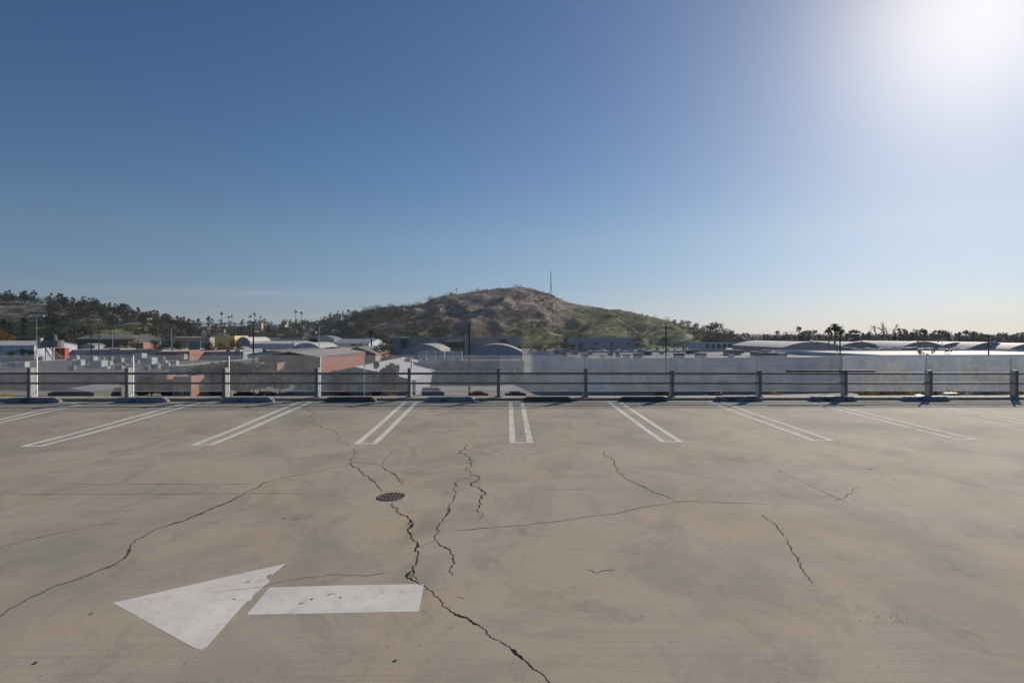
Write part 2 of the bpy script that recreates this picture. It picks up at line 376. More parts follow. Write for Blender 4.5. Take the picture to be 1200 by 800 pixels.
crack([(513,634),(520,640),(528,646),(531,655),(529,664),(531,675)], 0.017, seed=13, amp=.2)
crack([(487,642),(500,637),(513,633)], 0.008, 'crack_fine', seed=14, amp=.1)
crack([(535,519),(545,526),(549,535),(553,545),(552,556),(556,565),(563,573),(562,585),(560,596),(561,609)], 0.020, seed=15, amp=.24)
crack([(537,562),(545,560),(552,560)], 0.012, 'crack_fine', seed=33)
crack([(525,622),(560,619),(600,616),(650,611),(700,604),(730,600),(760,593),(790,588)], 0.013, 'crack_fine', seed=16, amp=.08)
crack([(790,588),(810,587),(850,589),(905,591)], 0.012, 'crack_fine', seed=17, amp=.07, ends=(.8, 0))
crack([(712,527),(716,537),(720,545),(732,560),(740,563),(752,569),(765,576),(780,581),(790,587)], 0.017, 'crack_fine', seed=18, amp=.2)
crack([(892,603),(900,609),(915,622),(919,628)], 0.014, seed=19, amp=.12, ends=(.6, .2))
crack([(919,628),(922,636),(930,648),(935,656),(938,664),(948,676),(953,686)], 0.012, 'crack_fine', seed=20, amp=.14)
crack([(980,586),(993,579),(1010,570)], 0.012, 'crack_fine', seed=21)
crack([(1017,549),(1024,550)], 0.03, 'crack_fine', seed=22)
crack([(685,667),(700,671),(722,667)], 0.012, 'crack_fine', seed=23)
crack([(352,470),(360,480),(366,490),(380,502),(395,509),(410,523)], 0.016, 'joint', seed=24)
crack([(535,699),(545,701)], 0.008, 'crack_fine', seed=25)
for i, (a, b) in enumerate((((78,567),(300,567)), ((10,579),(370,578)), ((440,575),(560,576)), ((570,572),(690,573)), ((820,530),(905,548)), ((905,548),(1000,592)))):
    crack([a, ((a[0] + b[0]) / 2, (a[1] + b[1]) / 2), b], 0.012 if i < 2 else 0.006, 'joint', seed=60 + i, amp=0.012, depth=4, name='surface_joint')
# painted arrow
def deck_poly(name, pts, m, lift=0.0008, nsub=6):
    mb = MB(); P = [deck_pt(x, y, lift) for x, y in pts]; mb.poly(P); return mb.build(name, m, DECK)
arrow = deck_poly('arrow_head_marking', [(132,706),(280,672),(335,660),(322,671),(319,673),(316,672),(312,675),(313,678),(316,679),(315,682),(305,690),(297,697),(294,703),(290,704),(282,712),(262,735),(247,752),(242,758),(235,761),(228,759),(190,738)], M['paint'])
deck_poly('arrow_shaft_marking', [(316,688),(400,685.5),(497,684),(494,700),(491,716),(400,718),(289,720)], M['paint'])
for i, (px, py, w) in enumerate(((290,682,8),(274,702,5),(388,696,11),(352,707,5),(365,702,3),(399,700,3))):
    crack([(px - w / 2, py + 1), (px, py - .6), (px + w / 2, py)], 0.012, 'crack_fine', seed=80 + i, amp=.4, lift=.0014, name='paint_chip')
# pitted patch and small debris specks
pt = MB(); r = random.Random(5)
def chip(mb, p, s, r):
    n = r.randint(5, 7); a0 = r.uniform(0, 6); mb.poly([(p.x + math.cos(a0 + 6.283 * k / n) * s * r.uniform(.5, 1.3), p.y + math.sin(a0 + 6.283 * k / n) * s * r.uniform(.4, .9), p.z) for k in range(n)])
for k in range(60):
    chip(pt, deck_pt(r.gauss(1048, 15), r.gauss(727, 5), 0.0045), r.uniform(.0015, .006), r)
pt.build('pitted_patch', M['crack_fine'], DECK)
sp = MB()
for k in range(160):
    chip(sp, deck_pt(r.uniform(-20, 1220), 500 + 300 * r.random() ** .8, 0.0045), r.uniform(.0015, .006), r)
for px, py in ((463,774),(41,777),(107,719),(152,531),(333,607)): chip(sp, deck_pt(px, py, 0.0045), .014, r)
sp.build('debris_speck', M['crack_fine'], DECK)

# ------------------------------------------------------------ floor drain
dc = deck_pt(459, 582); DR = thing('drain_grate', 'round cast iron drain grate set in the deck where the cracks meet', 'drain', (dc.x, dc.y, dc.z))
rm = MB(); n = 36; r0, r1 = 0.160, 0.143
for k in range(n):
    a, b = 6.28318 * k / n, 6.28318 * (k + 1) / n
    for (ra, za), (rb, zb) in (((r0 + .01, .001), (r0, .009)), ((r0, .009), (r1, .009)), ((r1, .009), (r1 - .004, -.0))):
        rm.poly([(ra * math.cos(a), ra * math.sin(a), za), (ra * math.cos(b), ra * math.sin(b), za), (rb * math.cos(b), rb * math.sin(b), zb), (rb * math.cos(a), rb * math.sin(a), zb)])
rm.build('rim', M['iron'], DR)
pm = MB(); pm.poly([(r1 * 1.01 * math.cos(6.28318 * k / n), r1 * 1.01 * math.sin(6.28318 * k / n), 0.0035) for k in range(n)]); pm.build('pit', M['pit'], DR)
gm = MB(); nb = 6
for k in range(-nb, nb + 1):
    o_ = k * r1 / (nb + .5); hl = math.sqrt(max(0, r1 ** 2 - o_ ** 2)) 
    if k % 2 == 0: gm.box((o_, 0, 0.0060), (0.012, 2 * hl, 0.003))
for o_ in (-.105, -.035, .035, .105):
    hl = math.sqrt(r1 ** 2 - o_ ** 2); gm.box((0, o_, 0.0064), (2 * hl, 0.020, 0.003))
gm.build('grid', M['iron'], DR)

# ------------------------------------------------------------ wheel stops
STOPS = [(39.5,63,'stop_blue','navy wheel stop with scuffed top, furthest left under the rail'), (166,60,'stop_blue2','faded blue wheel stop with pale worn patches, second from the left'),
 (290,61,'stop_blue2','worn blue wheel stop with a chipped pale end, third from the left'), (410.5,57,'stop_green','plain dark green wheel stop left of the centre, beside the zebra crossing below'),
 (527.5,56,'stop_blue2','blue wheel stop with crusty flaking paint on its top, just left of the centre marking'), (641.5,56,'stop_green','plain dark slate wheel stop just right of the centre stall marking'),
 (753.5,57,'stop_green','dark wheel stop with a pale fleck, right of the rusty pole'), (864.5,58,'stop_blue','grey-blue wheel stop, third from the right, with a scuffed lighter right half'),
 (975,57,'stop_blue','dark blue wheel stop, second from the right, under the loose dark pipe'), (1084,59,'stop_blue2','dark worn wheel stop furthest to the right, by the yellow shrubs')]
def make_stop(px, w, mkey, label):
    y = edge_y(X(px, 15), -0.50); x = X(px, y); z = deckz(x, y); L_ = 1.27
    t = thing('wheel_stop', label, 'wheel stop', (x, y, z), R(2.4), 'wheel stops along the deck edge')
    mb = MB(); hl = L_ / 2 
    prof = [(-.08, 0), (-.08, .03), (-.057, .110), (-.045, .122), (.045, .122), (.057, .110), (.08, .03), (.08, 0)]
    secs = [(-hl, .42), (-hl + .025, .62), (-hl + .10, 1.0), (hl - .10, 1.0), (hl - .025, .62), (hl, .42)]
    rr = random.Random(int(px)); rings = []
    nsec = 14
    xs = [(-hl, .45), (-hl + .03, .7), (-hl + .09, .98)] + [(-hl + .12 + (L_ - .24) * k / nsec, 1.0) for k in range(nsec + 1)] + [(hl - .09, .98), (hl - .03, .7), (hl, .45)]
    for sx, sz in xs:
        rings.append([mb.vert((sx, py, max(0, pz * sz + (rr.uniform(-.003, .003) if pz > .05 else 0)))) for py, pz in prof])
    for a, b in zip(rings, rings[1:]):
        for k in range(7): mb.face((a[k], b[k], b[k + 1], a[k + 1]))
    mb.face(rings[0]); mb.face(rings[-1][::-1])
    mb.build('body', M[mkey], t)
    if px < 450:
        e = MB(); e.box((hl + .002, 0, .03), (.05, .12, .058), bev=.008); e.build('bare_end', M['stop_core'], t)
    for s in (-1, 1):
        p = MB(); p.tube((s * .40, 0, .11), (s * .40, 0, .126), .012, n=8); p.build('anchor_pin', M['iron'], t)
for s in STOPS: make_stop(*s)

# ------------------------------------------------------------ guard rail with acrylic wind screen
GR = thing('guard_railing', 'steel guard railing with two rails and dusty clear screen panels at the deck edge', 'railing')
POSTS = [-79, 37, 151, 264, 372, 480, 584, 686, 787, 889, 989, 1088, 1188, 1290]
def gx(px):
    x = X(px, 15.6)
    for _ in range(8): x = X(px, edge_y(x))
    return x
PX = [gx(p) for p in POSTS]
for i, x in enumerate(PX):
    y = edge_y(x); zb = deckz(x, y) + 0.058
    mb = MB(); top = zb + 0.78 - (0.05 if i > 7 else 0)
    mb.box((x, y, (zb + top) / 2), (0.085, 0.19, top - zb), R(2.4), bev=.006); mb.build('post', M['post'], GR); fl = MB(); fl.box((x + .095 * math.sin(R(2.4)), y - .101, (zb + top) / 2), (0.075, 0.012, top - zb - .01), R(2.4)); fl.build('front_shade_strip', M['rail'], GR)  # dark strip over the post front paints in the shade on that face
    bp = MB(); bp.box((x, y, zb + .006), (0.17, 0.25, .012), R(2.4)); 
    for sx in (-.065, .065): bp.tube((x + sx, y - .1, zb + .01), (x + sx, y - .1, zb + .03), .012, n=6)
    bp.build('base_plate', M['rail'], GR)
    um = MB(); um.box((x + .03, y + .125, (zb + 1.09 + .1) / 2 + .0), (0.028, 0.035, (zb + 1.09) - .1), R(2.4)); um.build('screen_upright', M['mullion'], GR)
def railpath(zf, r, name, ya=-0.125):
    pts = [(x, edge_y(x, ya), zf(x)) for x in [PX[0]] + [v for v in PX[1:-1]] + [PX[-1]]]
    return MB().path(pts, r, 10).build(name, M['rail'], GR, smooth=False)
def zpx(py): return lambda x: Z(py, edge_y(x, -0.125))
railpath(zpx(437.6), .030, 'top_rail'); railpath(zpx(449.0), .026, 'lower_rail')
for a, b in zip(PX, PX[1:]):
    xa, xb = a + .03 + .018, b + .03 - .018; pan = MB()
    for yo in (0.122, 0.128):
        pan.poly([(xa, edge_y(xa, yo), Z(458, edge_y(xa, yo))), (xb, edge_y(xb, yo), Z(458, edge_y(xb, yo))), (xb, edge_y(xb, yo), Z(416.3, edge_y(xb, yo))), (xa, edge_y(xa, yo), Z(416.3, edge_y(xa, yo)))]) if yo == 0.122 else None
    p = pan.build('screen_panel', M['acrylic' if a < gx(560) else 'acrylic_mid' if a < gx(980) else 'acrylic_glare'], GR)
    e = MB(); 
    for py, th_ in ((416.3, .012), (458.3, .016)):
        e.tube((xa, edge_y(xa, .125), Z(py, edge_y(xa, .125))), (xb, edge_y(xb, .125), Z(py, edge_y(xb, .125))), th_ / 2, n=6)
    e.build('panel_edge', M['mullion'], GR)
lp = MB(); xa, xb = gx(918), gx(1020)
lp.tube((xa, edge_y(xa, -.17), Z(434.8, edge_y(xa, -.17))), (xb, edge_y(xb, -.17), Z(434.8, edge_y(xb, -.17))), .032, n=10)
tag(lp.build('loose_pipe', M['pipe']), 'dark pipe lashed along the top rail near the right end', 'pipe')

# ============================================================ the town below
exec_marker = True
def ground_mat():
    m, t, b, o = newmat('street_ground')
    big = noise_fac(t, 0.010, 5, 0.6); c = ramp(t, big, [(0.35, (0.13, 0.125, 0.12)), (0.5, (0.21, 0.195, 0.175)), (0.65, (0.26, 0.235, 0.20))], 'LINEAR')
    g = noise_fac(t, 0.0035, 6, 0.7); c = mix(t, ramp(t, g, [(0.50, 0.0), (0.60, 0.8)]), c, (0.075, 0.085, 0.05))
    f = noise_fac(t, 0.25, 6, 0.7); c = mix(t, ramp(t, f, [(0.5, 0.0), (0.75, 0.35)]), c, (0.10, 0.095, 0.09))
    L(t, c, b.inputs['Base Color']); b.inputs['Roughness'].default_value = 0.9; return m
g = MB(); xs = [-6000, -1500, -400, -100, 100, 400, 1500, 6000]; ys = [-1500, -100, 16, 100, 200, 400, 1000, 3000, 7200]
for y in ys:
    for x in xs: g.vert((x, y, GZ))
for j in range(len(ys) - 1):
    for i in range(len(xs) - 1):
        a = j * len(xs) + i; g.face((a, a + 1, a + len(xs) + 1, a + len(xs)))
structure(g.build('ground', ground_mat()))
M['asphalt'] = mat('asphalt', (0.075, 0.075, 0.078), 0.9, 0.25, 0.15)
M['yard'] = mat('yard_concrete', (.26, .23, .195), 0.9, 0.15, 0.12)
M['whitep'] = mat('white_line_paint', (0.62, 0.61, 0.58), 0.7, 0.1, 1)
def sheet(name, x0, x1, y0, y1, z, m, rz=0, parent=None):
    mb = MB(); mb.box(((x0 + x1) / 2, (y0 + y1) / 2, z), (x1 - x0, y1 - y0, 0.008), rz); return structure(mb.build(name, m, parent))
ST = sheet('street', -260, 260, 115, 132.5, GZ + .008, M['asphalt'])
sheet('yard_pavement', -24, 30, 133, 172, GZ + .010, M['yard'])
sheet('yard_pavement', -130, -60, 133, 148, GZ + .010, M['yard'])
sheet('car_park', 20, 190, 415, 720, GZ + .012, M['asphalt'])
for sg, nm in ((-1, 'kerb'), (1, 'kerb')):
    kk = MB(); kk.box((0, 123.7 + sg * 9.2, GZ + .07), (520, .8, .14)); structure(kk.build('pavement_kerb', M['kerb']))
zb_ = MB()
for k in range(9): zb_.box((X(402, 128) + k * 1.0, 127, GZ + .018), (.5, 8.5, .008), R(-28))
o = zb_.build('zebra_crossing', M['whitep'], ST)

# ---- generic building materials
WALL = {}
def wall(name, col, **k):
    if name not in WALL: WALL[name] = mat('wall_' + name, col, 0.85, 0.16, 0.35, mapping=(1, 1, .3), dirt=tuple(c * .74 for c in col), **k)
    return WALL[name]
for nm, c in dict(white=(.52, .54, .60), grey=(.31, .315, .33), palegrey=(.38, .39, .40), brick=(.30, .11, .065), orange=(.38, .18, .12), tan=(.48, .40, .31), beige=(.55, .48, .38), yellow=(.85, .60, .22),
                  purple=(.27, .19, .18), teal=(.12, .22, .22), pink=(.55, .38, .30), dark=(.10, .10, .105), bluegrey=(.34, .38, .43), olive=(.13, .135, .10), red=(.5, .09, .06), bright=(.74, .74, .74), cream=(.62, .56, .45)).items(): wall(nm, c)
ROOF = {}
for nm, c in dict(rgrey=(.20, .195, .185), rtan=(.125, .112, .098), rwhite=(.50, .49, .47), rdark=(.09, .09, .095), rred=(.32, .12, .075), rblue=(.24, .27, .31), rpale=(.33, .31, .285)).items():
    ROOF[nm] = mat('roofing_' + nm[1:], c, 0.75, 0.16, 0.12, dirt=tuple(x * .72 for x in c))
M['window'] = mat('dark_window_glass', (0.02, 0.025, 0.03), 0.15, 0.2, 1); M['trim'] = mat('pale_trim', (.44, .43, .41), .6, .1, 1)
M['door'] = mat('dock_door', (.30, .31, .32), .6, .1, 2); M['metal'] = mat('galvanised_sheet', (.45, .46, .47), .45, .15, 1.5, metal=.3); M['tin'] = mat('unit_paint', (.36, .36, .34), .5, .15, 1)
def bow(w, h, n=12):   # arc profile from left eave to right eave
    return [(-w / 2 + w * k / n, h * (1 - (2 * k / n - 1) ** 2)) for k in range(n + 1)]
def building(name, label, cat, px0, px1, py, D, depth, roof='flat', wallm='white', roofm='rgrey', rz=0.0, rise=2.0, base=GZ, windows=None, doors=0, axis='y', parapet=.5, band=None, group=None, xw=None, hh=None):
    """front face at distance D spans photo columns px0..px1, eaves at photo row py"""
    x0, x1 = (X(px0, D), X(px1, D)) if xw is None else xw
    w = x1 - x0; zt = Z(py, D); h = hh or max(2.2, zt - base); zt = base + h
    t = thing(name, label, cat, (x0, D, base), rz, group)
    mb = MB(); mb.box((w / 2, depth / 2, h / 2), (w, depth, h))
    ra = MB()
    if roof == 'flat':
        for bx, by, bw, bd in ((w / 2, .12, w, .24), (w / 2, depth - .12, w, .24), (.12, depth / 2, .24, depth - .48), (w - .12, depth / 2, .24, depth - .48)):
            mb.box((bx, by, h + parapet / 2 + .001), (bw, bd, parapet))
        ra.box((w / 2, depth / 2, h + .06), (w - .49, depth - .49, .1))
        cp = MB()
        for bx, by, bw, bd in ((w / 2, .11, w + .1, .34), (-.0 + .11, depth / 2 + .06, .34, depth - .3), (w - .11, depth / 2 + .06, .34, depth - .3)):
            cp.box((bx, by, h + parapet + .05), (bw, bd, .08))
        cp.build('coping', M['trim'], t)
    else:
        prof = [(-w / 2, 0), (0, rise), (w / 2, 0)] if roof == 'gable' else bow(w, rise)
        if axis == 'x': prof = [(-depth / 2, 0), (0, rise), (depth / 2, 0)] if roof == 'gable' else bow(depth, rise)
        def P(a, s_, zz, ov=0):
            return (w / 2 + a, s_ * (depth + 2 * ov) - ov, h + zz) if axis == 'y' else (s_ * (w + 2 * ov) - ov, depth / 2 + a, h + zz)
        for s_ in (0, 1):
            pts = [P(a, s_, zz) for a, zz in prof]; mb.poly(pts if (s_ == 0) == (axis == 'y') else pts[::-1])
        for (a, za), (b, zb) in zip(prof, prof[1:]):
            lo = [P(a, 0, za + .02, .35), P(b, 0, zb + .02, .35), P(b, 1, zb + .02, .35), P(a, 1, za + .02, .35)]
            hi = [(p[0], p[1], p[2] + .16) for p in lo]
            ra.poly(hi); ra.poly(lo[::-1]); ra.poly([lo[0], lo[1], hi[1], hi[0]]); ra.poly([lo[2], lo[3], hi[3], hi[2]])
    mb.build('wall', wallm if not isinstance(wallm, str) else WALL[wallm], t); ra.build('roof', ROOF[roofm], t)
    if band:
        bm = MB(); bm.box((w / 2, -.03, h - .5), (w - .05, .06, .7)); bm.box((w + .03, depth / 2, h - .5), (.06, depth - .05, .7)); bm.build('fascia_band', WALL[band], t)
    if windows:
        n, wy, ww, wh = windows
        for k in range(n):
            wm_ = MB(); cx = w * (k + .5) / n; wm_.box((cx, -.02, wy), (ww, .08, wh)); wo_ = wm_.build('window', M['window'], t)
            fm = MB()
            for dx, dz, sx, sz in ((0, wh / 2, ww + .16, .1), (0, -wh / 2, ww + .16, .1), (-ww / 2, 0, .1, wh - .1), (ww / 2, 0, .1, wh - .1), (0, 0, .06, wh - .1)):
                fm.box((cx + dx, -.075, wy + dz), (sx, .06, sz))
            fm.build('frame', M['trim'], wo_)
    for k in range(doors):
        dm = MB(); cx = w * (k + .5) / doors; dm.box((cx, -.03, 1.9), (3.6, .07, 3.8))
        for q in range(7): dm.box((cx, -.08, .35 + q * .55), (3.5, .04, .06))
        dm.build('dock_door', M['door'], t)
    return t
# ------------------------------------------------------------ near warehouse seen through the screen (right of centre)
def warehouse():
    rz = R(10.5); x0, y0 = X(690, 140), 140.0
    t = thing('warehouse', 'long white flat-roofed warehouse filling the view behind the right screens', 'warehouse', (x0, y0, GZ), rz)
    w, d, h = 80.0, 66.0, Z(423.5, 140) - GZ
    mb = MB(); mb.box((w / 2, d / 2, h / 2), (w, d, h))
    for bx, by, bw, bd in ((w / 2, .15, w, .3), (w / 2, d - .15, w, .3), (.15, d / 2, .3, d - .6), (w - .15, d / 2, .3, d - .6)): mb.box((bx, by, h + .3), (bw, bd, .6))
    mb.build('wall', WALL['white'], t)
    r_ = MB(); r_.box((w / 2, d / 2, h + .05), (w - .61, d - .61, .1)); r_.build('roof', ROOF['rdark'], t)
    c_ = MB(); c_.box((w / 2, .14, h + .65), (w + .1, .42, .09)); c_.box((.14, d / 2 + .1, h + .65), (.42, d - .3, .09)); c_.build('coping', M['rail'], t)
    pl = MB(); pl.box((w / 2, -.03, .65), (w, .07, 1.3)); pl.build('plinth', WALL['bluegrey'], t)
    for cx, cw in ((9, 5), (24, 6), (36, 4), (49, 6), (64, 5)):
        lv = MB(); lv.box((cx, -.03, 2.3), (cw, .06, .12))
        lv.box((cx, -.03, 1.5), (cw, .06, .12))
        for q in range(int(cw / .5) + 1): lv.box((cx - cw / 2 + .06 + q * (cw - .12) / int(cw / .5), -.035, 1.9), (.12, .05, .92))
        lv.build('louvre', WALL['dark'], t)
    cr_ = MB(); cr_.box((w / 2, -.05, h - 1.4), (w - .1, .1, .12)); cr_.build('conduit', M['rail'], t)
    for k in range(9):
        dp_ = MB(); dp_.tube((6 + k * 8.6, -.12, 1.3), (6 + k * 8.6, -.12, h - .1), .09, n=8); dp_.build('downpipe', M['trim'], t)
    for cx in (12, 19.5, 27, 42, 58, 69): 
        wm_ = MB(); wm_.box((cx, -.02, 3.9), (3.0, .08, 1.1)); wo_ = wm_.build('window', WALL['bluegrey'], t)
        fm = MB()
        fm.box((cx, -.07, 3.3), (3.1, .05, .09)); [fm.box((cx - 1.5 + q * .75, -.07, 3.9), (.07, .05, 1.11)) for q in range(5)]
        fm.build('frame', M['trim'], wo_)
    for cy in (14, 30, 46):
        wm_ = MB(); wm_.box((-.02, cy, 4.4), (.08, 7, 1.4)); wm_.build('window', WALL['bluegrey'], t)
warehouse()
B = building
B('warehouse', 'white warehouse with stained wall at the far right behind the last screens', 'warehouse', 1034, 1400, 418.5, 148, 55, 'flat', 'bright', 'rpale', R(4), doors=0, windows=(9, 4.2, 3.2, .9))
B('shed', 'low olive-grey shed with corrugated front behind the centre screens', 'shed', 488, 604, 437, 165, 9, 'flat', 'olive', 'rdark', windows=(6, 1.9, 2.2, .9))
B('warehouse', 'flat grey warehouse in shade behind the low olive shed', 'warehouse', 490, 614, 424.5, 176, 22, 'flat', 'grey', 'rgrey', windows=(8, 3.6, 2.8, .9))
B('bow_roof_building', 'small bow-roofed building in front of the long grey wall, left one', 'building', 472, 517, 411, 203, 30, 'bow', 'grey', 'rpale', rise=2.2)
B('bow_roof_building', 'wide bow-roofed building in front of the long grey wall, right of the black pole', 'building', 550, 612, 413, 201, 30, 'bow', 'bluegrey', 'rpale', rise=2.7)
B('long_hall', 'long grey windowless hall at the foot of the hill, behind the bow roofs', 'hall', 460, 607, 396.3, 262, 40, 'flat', 'grey', 'rgrey')
# the white gable with the shadow of trees
B('gable_warehouse', 'broad low-gabled warehouse with pale roof left of centre, lamp post before it', 'warehouse', 345, 487, 446, 135, 82, 'gable', 'grey', 'rwhite', rise=3.1, windows=(12, 1.7, 1.5, 1.2))
B('brick_building', 'brick building with shaded purple front and sunlit orange side wall', 'building', 303, 375, 419, 170, 95, 'gable', 'brick', 'rpale', rise=1.6)
B('brick_annex', 'small orange brick annex before the shaded brick building', 'annex', 300, 325, 428, 160, 8, 'flat', 'orange', 'rgrey')
B('gable_hall', 'low gabled hall with a red band under its grey roof', 'hall', 396, 440, 414.5, 225, 60, 'gable', 'tan', 'rgrey', rise=2.6, band='red')
B('flat_roof_factory', 'wide flat-roofed factory at the far left, its tan roof full of machinery', 'factory', -260, 196, 440.5, 150, 118, 'flat', 'orange', 'rtan', windows=(26, 1.8, 2.4, 1.0), parapet=.25)
B('flat_roof_building', 'low building with plain tan roof behind the olive trees', 'building', 198, 300, 430, 158, 70, 'flat', 'tan', 'rtan', parapet=.25)
B('brick_shed', 'orange brick shed with black roof edge beside the dark trees', 'shed', 203, 224, 444, 118, 7, 'flat', 'orange', 'rdark', windows=(2, 2.0, 1.2, 1.6))
B('glass_roof_shed', 'low shed with greenish ribbed roof right beyond the second stall', 'shed', 56, 104, 461.5, 112, 14, 'gable', 'olive', 'rgrey', R(12), rise=.9)
# row behind, left
ROW = [
 ('hall', 'long dark bow-roofed hall behind the pair of poles at the left', 'hall', 88, 150, 397.5, 420, 40, 'bow', 'dark', 'rgrey', dict(rise=3.0, axis='x')),
 ('depot', 'beige depot with flat roof right of the dark bow-roofed hall', 'depot', 152, 205, 395.5, 470, 40, 'flat', 'beige', 'rpale', dict(windows=(10, 4, 2, 1.2))),
 ('hall', 'grey flat hall under the pair of wooden poles', 'hall', 76, 190, 411, 285, 70, 'flat', 'grey', 'rgrey', dict(windows=(12, 3, 3, 1))),
 ('red_container', 'red cargo container standing below the round hopper', 'container', 64, 76, 408, 262, 2.5, 'flat', 'red', 'rred', dict(parapet=.1)),
 ('office', 'small orange-red office between hedges left of the teal sign', 'office', 154, 168, 402.5, 330, 12, 'flat', 'orange', 'rdark', dict(windows=(4, 3, 1.2, 1.4))),
 ('shopfront', 'brownish shop building behind the teal sign', 'shop', 205, 246, 396, 400, 30, 'flat', 'tan', 'rpale', dict(windows=(8, 3.5, 1.6, 1.4))),
 ('motel', 'yellow two-storey building with a row of small dark windows', 'building', 251.5, 275, 394.3, 390, 20, 'flat', 'yellow', 'rtan', dict(windows=(7, 6.5, 1.0, 1.4))),
 ('hall', 'pale bow-roofed hall right of the yellow building', 'hall', 277, 293, 400, 350, 30, 'bow', 'palegrey', 'rwhite', dict(rise=2.6)),
 ('store', 'brick-red store with flat roof left of the purple-roofed hall', 'store', 182, 222, 413.5, 238, 35, 'flat', 'orange', 'rgrey', dict()),
 ('hall', 'bluish flat-roofed hall with white vents before the yellow building', 'hall', 236, 285, 413.5, 250, 60, 'flat', 'palegrey', 'rblue', dict()),
 ('hall', 'long pale-roofed hall right behind the tall black pole at left', 'hall', 298, 372, 397.5, 420, 45, 'flat', 'palegrey', 'rwhite', dict(windows=(14, 4, 2.5, 1))),
 ('hall', 'white stepped-roof hall below the long pale hall', 'hall', 293, 345, 403, 340, 40, 'gable', 'white', 'rwhite', dict(rise=1.5, axis='x', windows=(10, 3, 2, 1))),
 ('hall', 'low grey gabled hall with white skylights left of the brick building', 'hall', 290, 345, 415.5, 232, 70, 'gable', 'cream', 'rgrey', dict(rise=1.6)),
 ('hall', 'small white bow-roofed hall with dark doors, before the silver lamp', 'hall', 343, 374, 407, 285, 30, 'bow', 'white', 'rwhite', dict(rise=2.2, windows=(5, 3, 2.6, 2.2))),
 ('house', 'grey gabled house beside the silver lamp post', 'house', 362, 392, 397.5, 420, 20, 'bow', 'palegrey', 'rgrey', dict(rise=2.6)),
 ('hall', 'blue-roofed hall with a white eave left of the bushy palm', 'hall', 386, 432, 402.5, 330, 45, 'gable', 'white', 'rblue', dict(rise=2.4, axis='x')),
 # right
 ('hall', 'long blue-grey hall below the green patch of the hill', 'hall', 671, 745, 396.6, 560, 30, 'flat', 'bluegrey', 'rblue', dict(windows=(4, 6, 4, 2))),
 ('hall', 'low white-roofed hall left of the blue-grey hall', 'hall', 618, 690, 402, 640, 30, 'flat', 'palegrey', 'rwhite', dict()),
 ('hall', 'wide pale hall behind the car park by the thin black pole', 'hall', 745, 830, 401.5, 690, 30, 'flat', 'palegrey', 'rwhite', dict(windows=(10, 3, 5, 1.5))),
 ('office', 'long white office with rows of dark windows below the hill path', 'office', 826, 898, 402.6, 430, 40, 'flat', 'white', 'rwhite', dict(windows=(11, 6.0, 2.6, 3.2))),
 ('canopy_hall', 'low rounded grey hall with pale roof before the white office', 'hall', 856, 884, 412.5, 330, 16, 'bow', 'palegrey', 'rwhite', dict(rise=2.0, axis='x')),
 ('gable_hall', 'grey hall with low curved white roof left of the palm', 'hall', 917, 988, 407.5, 262, 60, 'bow', 'grey', 'rwhite', dict(rise=2.6)),
 ('hall', 'small pale block at the left end of the curved white roof', 'block', 905, 922, 406, 290, 16, 'flat', 'palegrey', 'rpale', dict()),
 ('bow_roof_hall', 'sunlit white bow-roofed hall just right of the palm', 'hall', 984, 1032, 406.5, 290, 45, 'bow', 'grey', 'rwhite', dict(rise=2.4)),
 ('bow_roof_hall', 'sunlit white bow-roofed hall below the bare tree', 'hall', 1024, 1064, 406.5, 300, 45, 'bow', 'bluegrey', 'rwhite', dict(rise=2.2)),
 ('bow_roof_hall', 'sunlit white bow-roofed hall right of the bare tree', 'hall', 1056, 1108, 407.5, 270, 45, 'bow', 'bluegrey', 'rwhite', dict(rise=2.8)),
 ('bow_roof_hall', 'sunlit white bow-roofed hall left of the black pole at right', 'hall', 1100, 1142, 407.5, 275, 45, 'bow', 'grey', 'rwhite', dict(rise=2.4)),
 ('bow_roof_hall', 'long white bow-roofed hall behind the black pole at right', 'hall', 1136, 1186, 408.5, 262, 50, 'bow', 'grey', 'rwhite', dict(rise=2.8)),
 ('bow_roof_hall', 'white bow-roofed hall at the right edge of the photo', 'hall', 1182, 1240, 409.5, 250, 45, 'bow', 'palegrey', 'rwhite', dict(rise=2.6)),
 ('parapet_building', 'flat building with bright white roof edge in front of the bow roofs', 'building', 992, 1132, 413.2, 212, 22, 'flat', 'white', 'rwhite', dict()),
]
for nm, lb, cat, a, b, py, D, dep, rf, wm_, rm_, kw in ROW: B(nm, lb, cat, a, b, py, D, dep, rf, wm_, rm_, **kw)

for k in range(46):
    px = rnd.uniform(70, 455); D = rnd.uniform(270, 560); w_ = rnd.uniform(5, 16); xx = X(px, D); wm_, cn_ = rnd.choice([('white', 'white'), ('palegrey', 'pale grey'), ('tan', 'tan'), ('grey', 'grey'), ('brick', 'brick'), ('cream', 'cream')]); rf_, rn_ = rnd.choice([('flat', 'flat-roofed'), ('gable', 'gabled'), ('bow', 'bow-roofed')])
    D_, w2 = D, w_; B('workshop', 'small %s %s workshop among the halls %s' % (cn_, rn_, 'at the left' if px < 230 else 'left of centre'), 'workshop', px, px, 0, D, rnd.uniform(6, 14), rf_, wm_, rnd.choice(['rwhite', 'rgrey', 'rpale', 'rdark', 'rred']), R(rnd.uniform(-8, 8)), rise=1.4, windows=(3, 2.2, 1.4, 1.2), xw=(xx - w_ / 2, xx + w_ / 2), hh=rnd.uniform(3.6, 6.8), group='small workshops among the halls')
